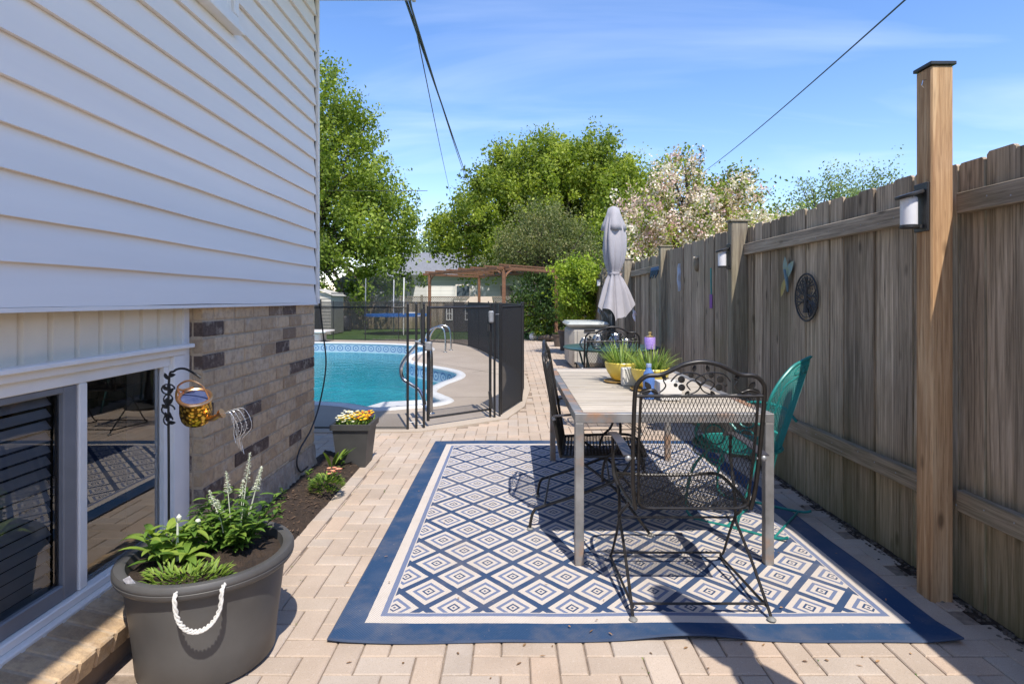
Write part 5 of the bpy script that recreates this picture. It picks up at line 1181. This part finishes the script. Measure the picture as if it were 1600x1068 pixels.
# shed
t = thing('garden_shed', 'small beige lap sided shed with dark doorway at far left', 'shed', (-7.6, 21.5, 0))
shm = simple('shed_siding', (.46, .43, .37), (.38, .35, .30), .7)
b = MB(); z = 0
while z < 1.45: b.add([(-8.6, 21.4, z), (-6.75, 21.4, z), (-6.75, 21.42, z+.12), (-8.6, 21.42, z+.12), (-6.75, 23, z+.12), (-6.75, 23, z)], [(0,1,2,3),(1,5,4,2)]); z += .12
b.box(-8.55, -6.77, 21.43, 23, 0, 1.45); b.build('wall', shm, t)
b = MB(); b.add([(-8.75+2.1*k/8, yy_, 1.44+.28*math.sin(math.pi*k/8)) for k in range(9) for yy_ in (21.3, 23.1)], [(2*k, 2*k+2, 2*k+3, 2*k+1) for k in range(8)]); b.build('roof', simple('shed_roof', (.5, .48, .44), None, .7), t)
b = MB(); b.box(-7.35, -7.1, 21.37, 21.398, .05, 1.3); b.build('door', simple('dark_doorway', (.03, .03, .03), None, .8), t)
# compost bin
b = MB(); b.lathe([(.26, 0), (.30, .05), (.27, .55), (.24, .6), (.001, .63)], (-7.05, 24.2, 0), 20); tag(b.build('compost_bin', plastic_black, smooth=True), 'black round compost bin against the far board fence', 'bin')
# trampoline
tx_, ty_ = -4.4, 22.2
t = thing('trampoline', 'trampoline with blue pads, white poles and dark safety net', 'trampoline', (tx_, ty_, 0))
b = MB(); b.lathe([(.95, .66), (1.28, .66), (1.28, .74), (.95, .74)], (tx_, ty_, 0), 32); b.build('pad', simple('blue_pad', (.02, .17, .55), (.015, .13, .45), .6), t, smooth=True)
b = MB(); b.lathe([(.001, .70), (.94, .70)], (tx_, ty_, 0), 32); b.build('jump_mat', black_metal, t)
nm = MT('net_cloth', .9); nm.b.inputs['Base Color'].default_value = (.03, .035, .04, 1); nm.b.inputs['Alpha'].default_value = .15
b = MB(); nn = 32; b.add([(tx_+1.1*math.cos(2*math.pi*k/nn), ty_+1.1*math.sin(2*math.pi*k/nn), z) for z in (.76, 2.15) for k in range(nn)], [(k, (k+1) % nn, nn+(k+1) % nn, nn+k) for k in range(nn)]); b.build('safety_net', nm.m, t)
for k in range(4):
    a = 2*math.pi*k/4+.35; b = MB(); x, y = tx_+1.24*math.cos(a), ty_+1.24*math.sin(a); b.tube([(x, y, 0), (x, y, .75), (x+.02, y, 2.1)], .022, 8); b.build('pole', trim_white if k % 2 else galv, t, smooth=True)
# playhouse
t = thing('playhouse', 'dark brown playhouse with white framed windows seen through pool fence', 'playhouse', (-1.5, 23.6, 0))
b = MB(); b.box(-2.75, -.8, 23.4, 24.8, 0, 1.12); b.build('wall', simple('brown_boards', (.10, .085, .075), None, .8), t)
b = MB(); b.add([(-1.95, 23.2, 1.12), (-.75, 23.2, 1.12), (-.85, 24.1, 1.42), (-1.75, 24.1, 1.42), (-1.95, 25, 1.12), (-.75, 25, 1.12)], [(0,1,2,3),(3,2,5,4)]); b.build('roof', simple('tan_roof', (.42, .35, .26), None, .8), t)
for (xx, ww, arch) in ((-2.55, .26, 0), (-1.75, .34, 1), (-1.15, .3, 0)):
    b = MB(); b.box(xx-ww/2, xx-ww/2+.04, 23.36, 23.399, .45, 1.0); b.box(xx+ww/2-.04, xx+ww/2, 23.36, 23.399, .45, 1.0); b.box(xx-ww/2+.041, xx+ww/2-.041, 23.36, 23.399, .45, .49); b.box(xx-ww/2+.041, xx+ww/2-.041, 23.36, 23.399, .96, 1.0); b.box(xx-.015, xx+.015, 23.365, 23.398, .491, .959); b.box(xx-ww/2+.041, xx-.0155, 23.365, 23.398, .71, .74); b.box(xx+.0155, xx+ww/2-.041, 23.365, 23.398, .71, .74)
    if arch: b.tube([(xx+ww/2*math.cos(a), 23.38, 1.0+.1*math.sin(a)) for a in [math.pi*i/8 for i in range(9)]], .02, 6)
    b.build('window', trim_white, t)
# pergola
t = thing('pergola', 'open wooden pergola with orange brown beams beyond pool fence', 'pergola', (-.22, 15.5, 0))
NC, LC, RC = Vector((-.22, 15.5, 0)), Vector((-2.8, 19.5, 0)), Vector((1.35, 17.5, 0)); FC = LC+RC-NC
for q in (NC, LC, RC, FC):
    b = MB(); b.bbox(q.x-.05, q.x+.05, q.y-.05, q.y+.05, 0, 2.11, .01); b.build('post', pergola_wood, t)
def beam(a, c_, z, h=.08, w_=.04, ext=.3, name='beam'):
    a = a.copy(); c_ = c_.copy(); d = (c_-a).normalized(); a -= d*ext; c_ += d*ext; ln = (c_-a).length; M = Matrix.Translation((a.x, a.y, z)) @ Matrix.Rotation(math.atan2(d.y, d.x), 4, 'Z'); b = MB(); b.var = random.random(); b.bbox(0, ln, -w_/2, w_/2, 0, h, .006, M); b.build(name, pergola_wood, t)
beam(NC, LC, 2.12); beam(RC, FC, 2.12); beam(NC, RC, 2.10); beam(LC, FC, 2.10)
for k in range(7):
    f = k/6; beam(NC.lerp(LC, f), RC.lerp(FC, f), 2.202, .05, .03, .2, 'rafter')
for (q, o) in ((NC, LC), (NC, RC), (LC, NC)):
    d = (o-q).normalized(); b = MB(); b.tube(smoothpath([q+Vector((0, 0, 1.75)), q+d*.12+Vector((0, 0, 1.98)), q+d*.35+Vector((0, 0, 2.1))], 4), .03, 6); b.build('brace', pergola_wood, t)
# garden bits at the end of the path
t = thing('bird_bath', 'pale stone bird bath standing on the grass at end of path', 'bird bath', (.72, 18.9, 0))
b = MB(); b.lathe([(.12, -.02), (.10, .04), (.05, .1), (.045, .36), (.10, .42), (.26, .44), (.27, .47), (.24, .465), (.001, .45)], (.78, 18.9, 0), 20); b.build('basin', simple('pale_stone', (.5, .45, .4), None, .8), t, smooth=True)
b = MB(); b.ball((.67, 18.3, .12), .13, 14); b.lathe([(.06, .0), (.05, .02)], (.67, 18.3, -.02), 10); tag(b.build('garden_ball', trim_white, smooth=True), 'white round ball ornament in front of the bird bath', 'ornament')
t = thing('red_lantern', 'small red lantern just right of the pool fence end', 'lantern', (.38, 19.3, 0))
b = MB(); b.tube([(.38, 19.3, 0), (.38, 19.3, .5)], .015, 8); b.build('stake', black_metal, t)
b = MB(); b.lathe([(.05, .34), (.10, .37), (.11, .5), (.09, .6), (.03, .66), (.001, .67)], (.38, 19.3, 0), 14); b.build('shade', simple('red_paint', (.5, .02, .03), None, .4), t, smooth=True)
b = MB(); b.tube([(.85, 17.9, .10), (1.1, 17.7, .13), (1.35, 17.6, .10)], [.06, .09, .05], 8); b.tube([(1.0, 17.9, .05), (1.2, 17.8, .05)], .05, 6); tag(b.build('old_log', bark, smooth=True), 'dark weathered log lying at the end of the paving', 'log')
for (x, y, r, h, lb) in ((1.38, 14.6, .2, .5, 'larger brown tub of dying flowers beside the storage box'), (1.30, 15.9, .17, .34, 'smaller brown tub half hidden behind the larger one')):
    t = thing('brown_tub', lb, 'planter', (x, y, 0), 0, 'brown tubs along the path')
    b = MB(); b.lathe([(r*.75, 0), (r*.95, h*.85), (r*1.08, h*.86), (r*1.1, h), (r*.95, h), (r*.9, h*.9), (.001, h*.9)], (x, y, 0), 24); b.build('tub', brown_plastic, t, smooth=True)
    b = MB()
    for k in range(120): a = random.random()*6.28; b.var = random.random(); rr = r*.8*random.random(); b.leaf((x+rr*math.cos(a), y+rr*math.sin(a), h*.9), (math.cos(a), math.sin(a), 1.2), random.uniform(.06, .14), .03, n=3)
    b.build('foliage', FLOWERP if r > .18 else DARKG, t)
t = thing('yellow_flower', 'single yellow flower on a stem behind the storage box', 'flower', (1.62, 12.2, 0))
b = MB(); b.tube([(1.50, 12.2, 0), (1.50, 12.2, .86)], .006, 6); b.build('stem', POTLEAF, t)
b = MB(); [b.leaf((1.50, 12.2, .86), (math.cos(a), math.sin(a), .5), .06, .04, n=3) for a in [k*.7 for k in range(9)]]; b.build('petals', simple('yellow_petal', (.8, .6, .03), None, .6), t)

# ------------------------------------------------------------ overhead wires
def wire(label, a, c_, r, sag=.3, name='overhead_wire'):
    a, c_ = Vector(a), Vector(c_); b = MB(); b.tube([a.lerp(c_, k/24)-Vector((0, 0, sag*4*(k/24)*(1-k/24))) for k in range(25)], r, 5)
    return tag(b.build(name, plastic_black, smooth=True), label, 'wire', 'overhead wires')
def PT(x, y, Y): return ((x-800)*Y/F, Y, HC+(468-y)*Y/F)
wire('thick dark service cable running from the eave to the treetops', PT(632, -6, 4.6), PT(738, 302, 42), .012, .0)
wire('second thick cable twisted close beside the service cable', PT(637, -6, 4.6), PT(735, 296, 42), .009, .15)
wire('thinner cable dropping steeply from the eave corner', PT(640, -4, 4.6), PT(709, 318, 42), .006, .25)
wire('single black wire crossing the sky at upper right', PT(1430, -14, 7), PT(1100, 268, 26), .012, .1)
wire('pale horizontal wire crossing in front of the left tree', PT(470, 297, 24), PT(668, 298, 24), .012, .02)
wire('lower horizontal wire in front of the left tree', PT(470, 371, 24), PT(668, 370, 24), .01, .02)
t = thing('wire_bracket', 'small dark insulator bracket under the eave corner', 'bracket', PT(625, -2, 4.6))
b = MB(); p = Vector(PT(622, -3, 4.6)); b.ball(p, .012, 8); b.tube([p, p+Vector((.03, 0, .06))], .006, 6); b.build('insulator', plastic_black, t, smooth=True)

# guessed parasol, unseen, added outside the frame at lower right for its shadow
ox, oy = 1.15, 1.02
t = thing('closed_parasol', 'unseen guessed parasol added beside the camera to cast a shadow on the rug', 'parasol', (ox, oy, 0))
b = MB(); b.tube([(ox, oy, 0), (ox, oy, 2.36)], .019, 12); b.build('pole', black_metal, t, smooth=True)
b = MB(); b.lathe([(.2, 0), (.2, .03), (.15, .06), (.03, .08), (.001, .08)], (ox, oy, 0), 24); b.build('base', plastic_black, t, smooth=True)
parasol(ox, oy, t, 2.4, 1.03, .8, .72)
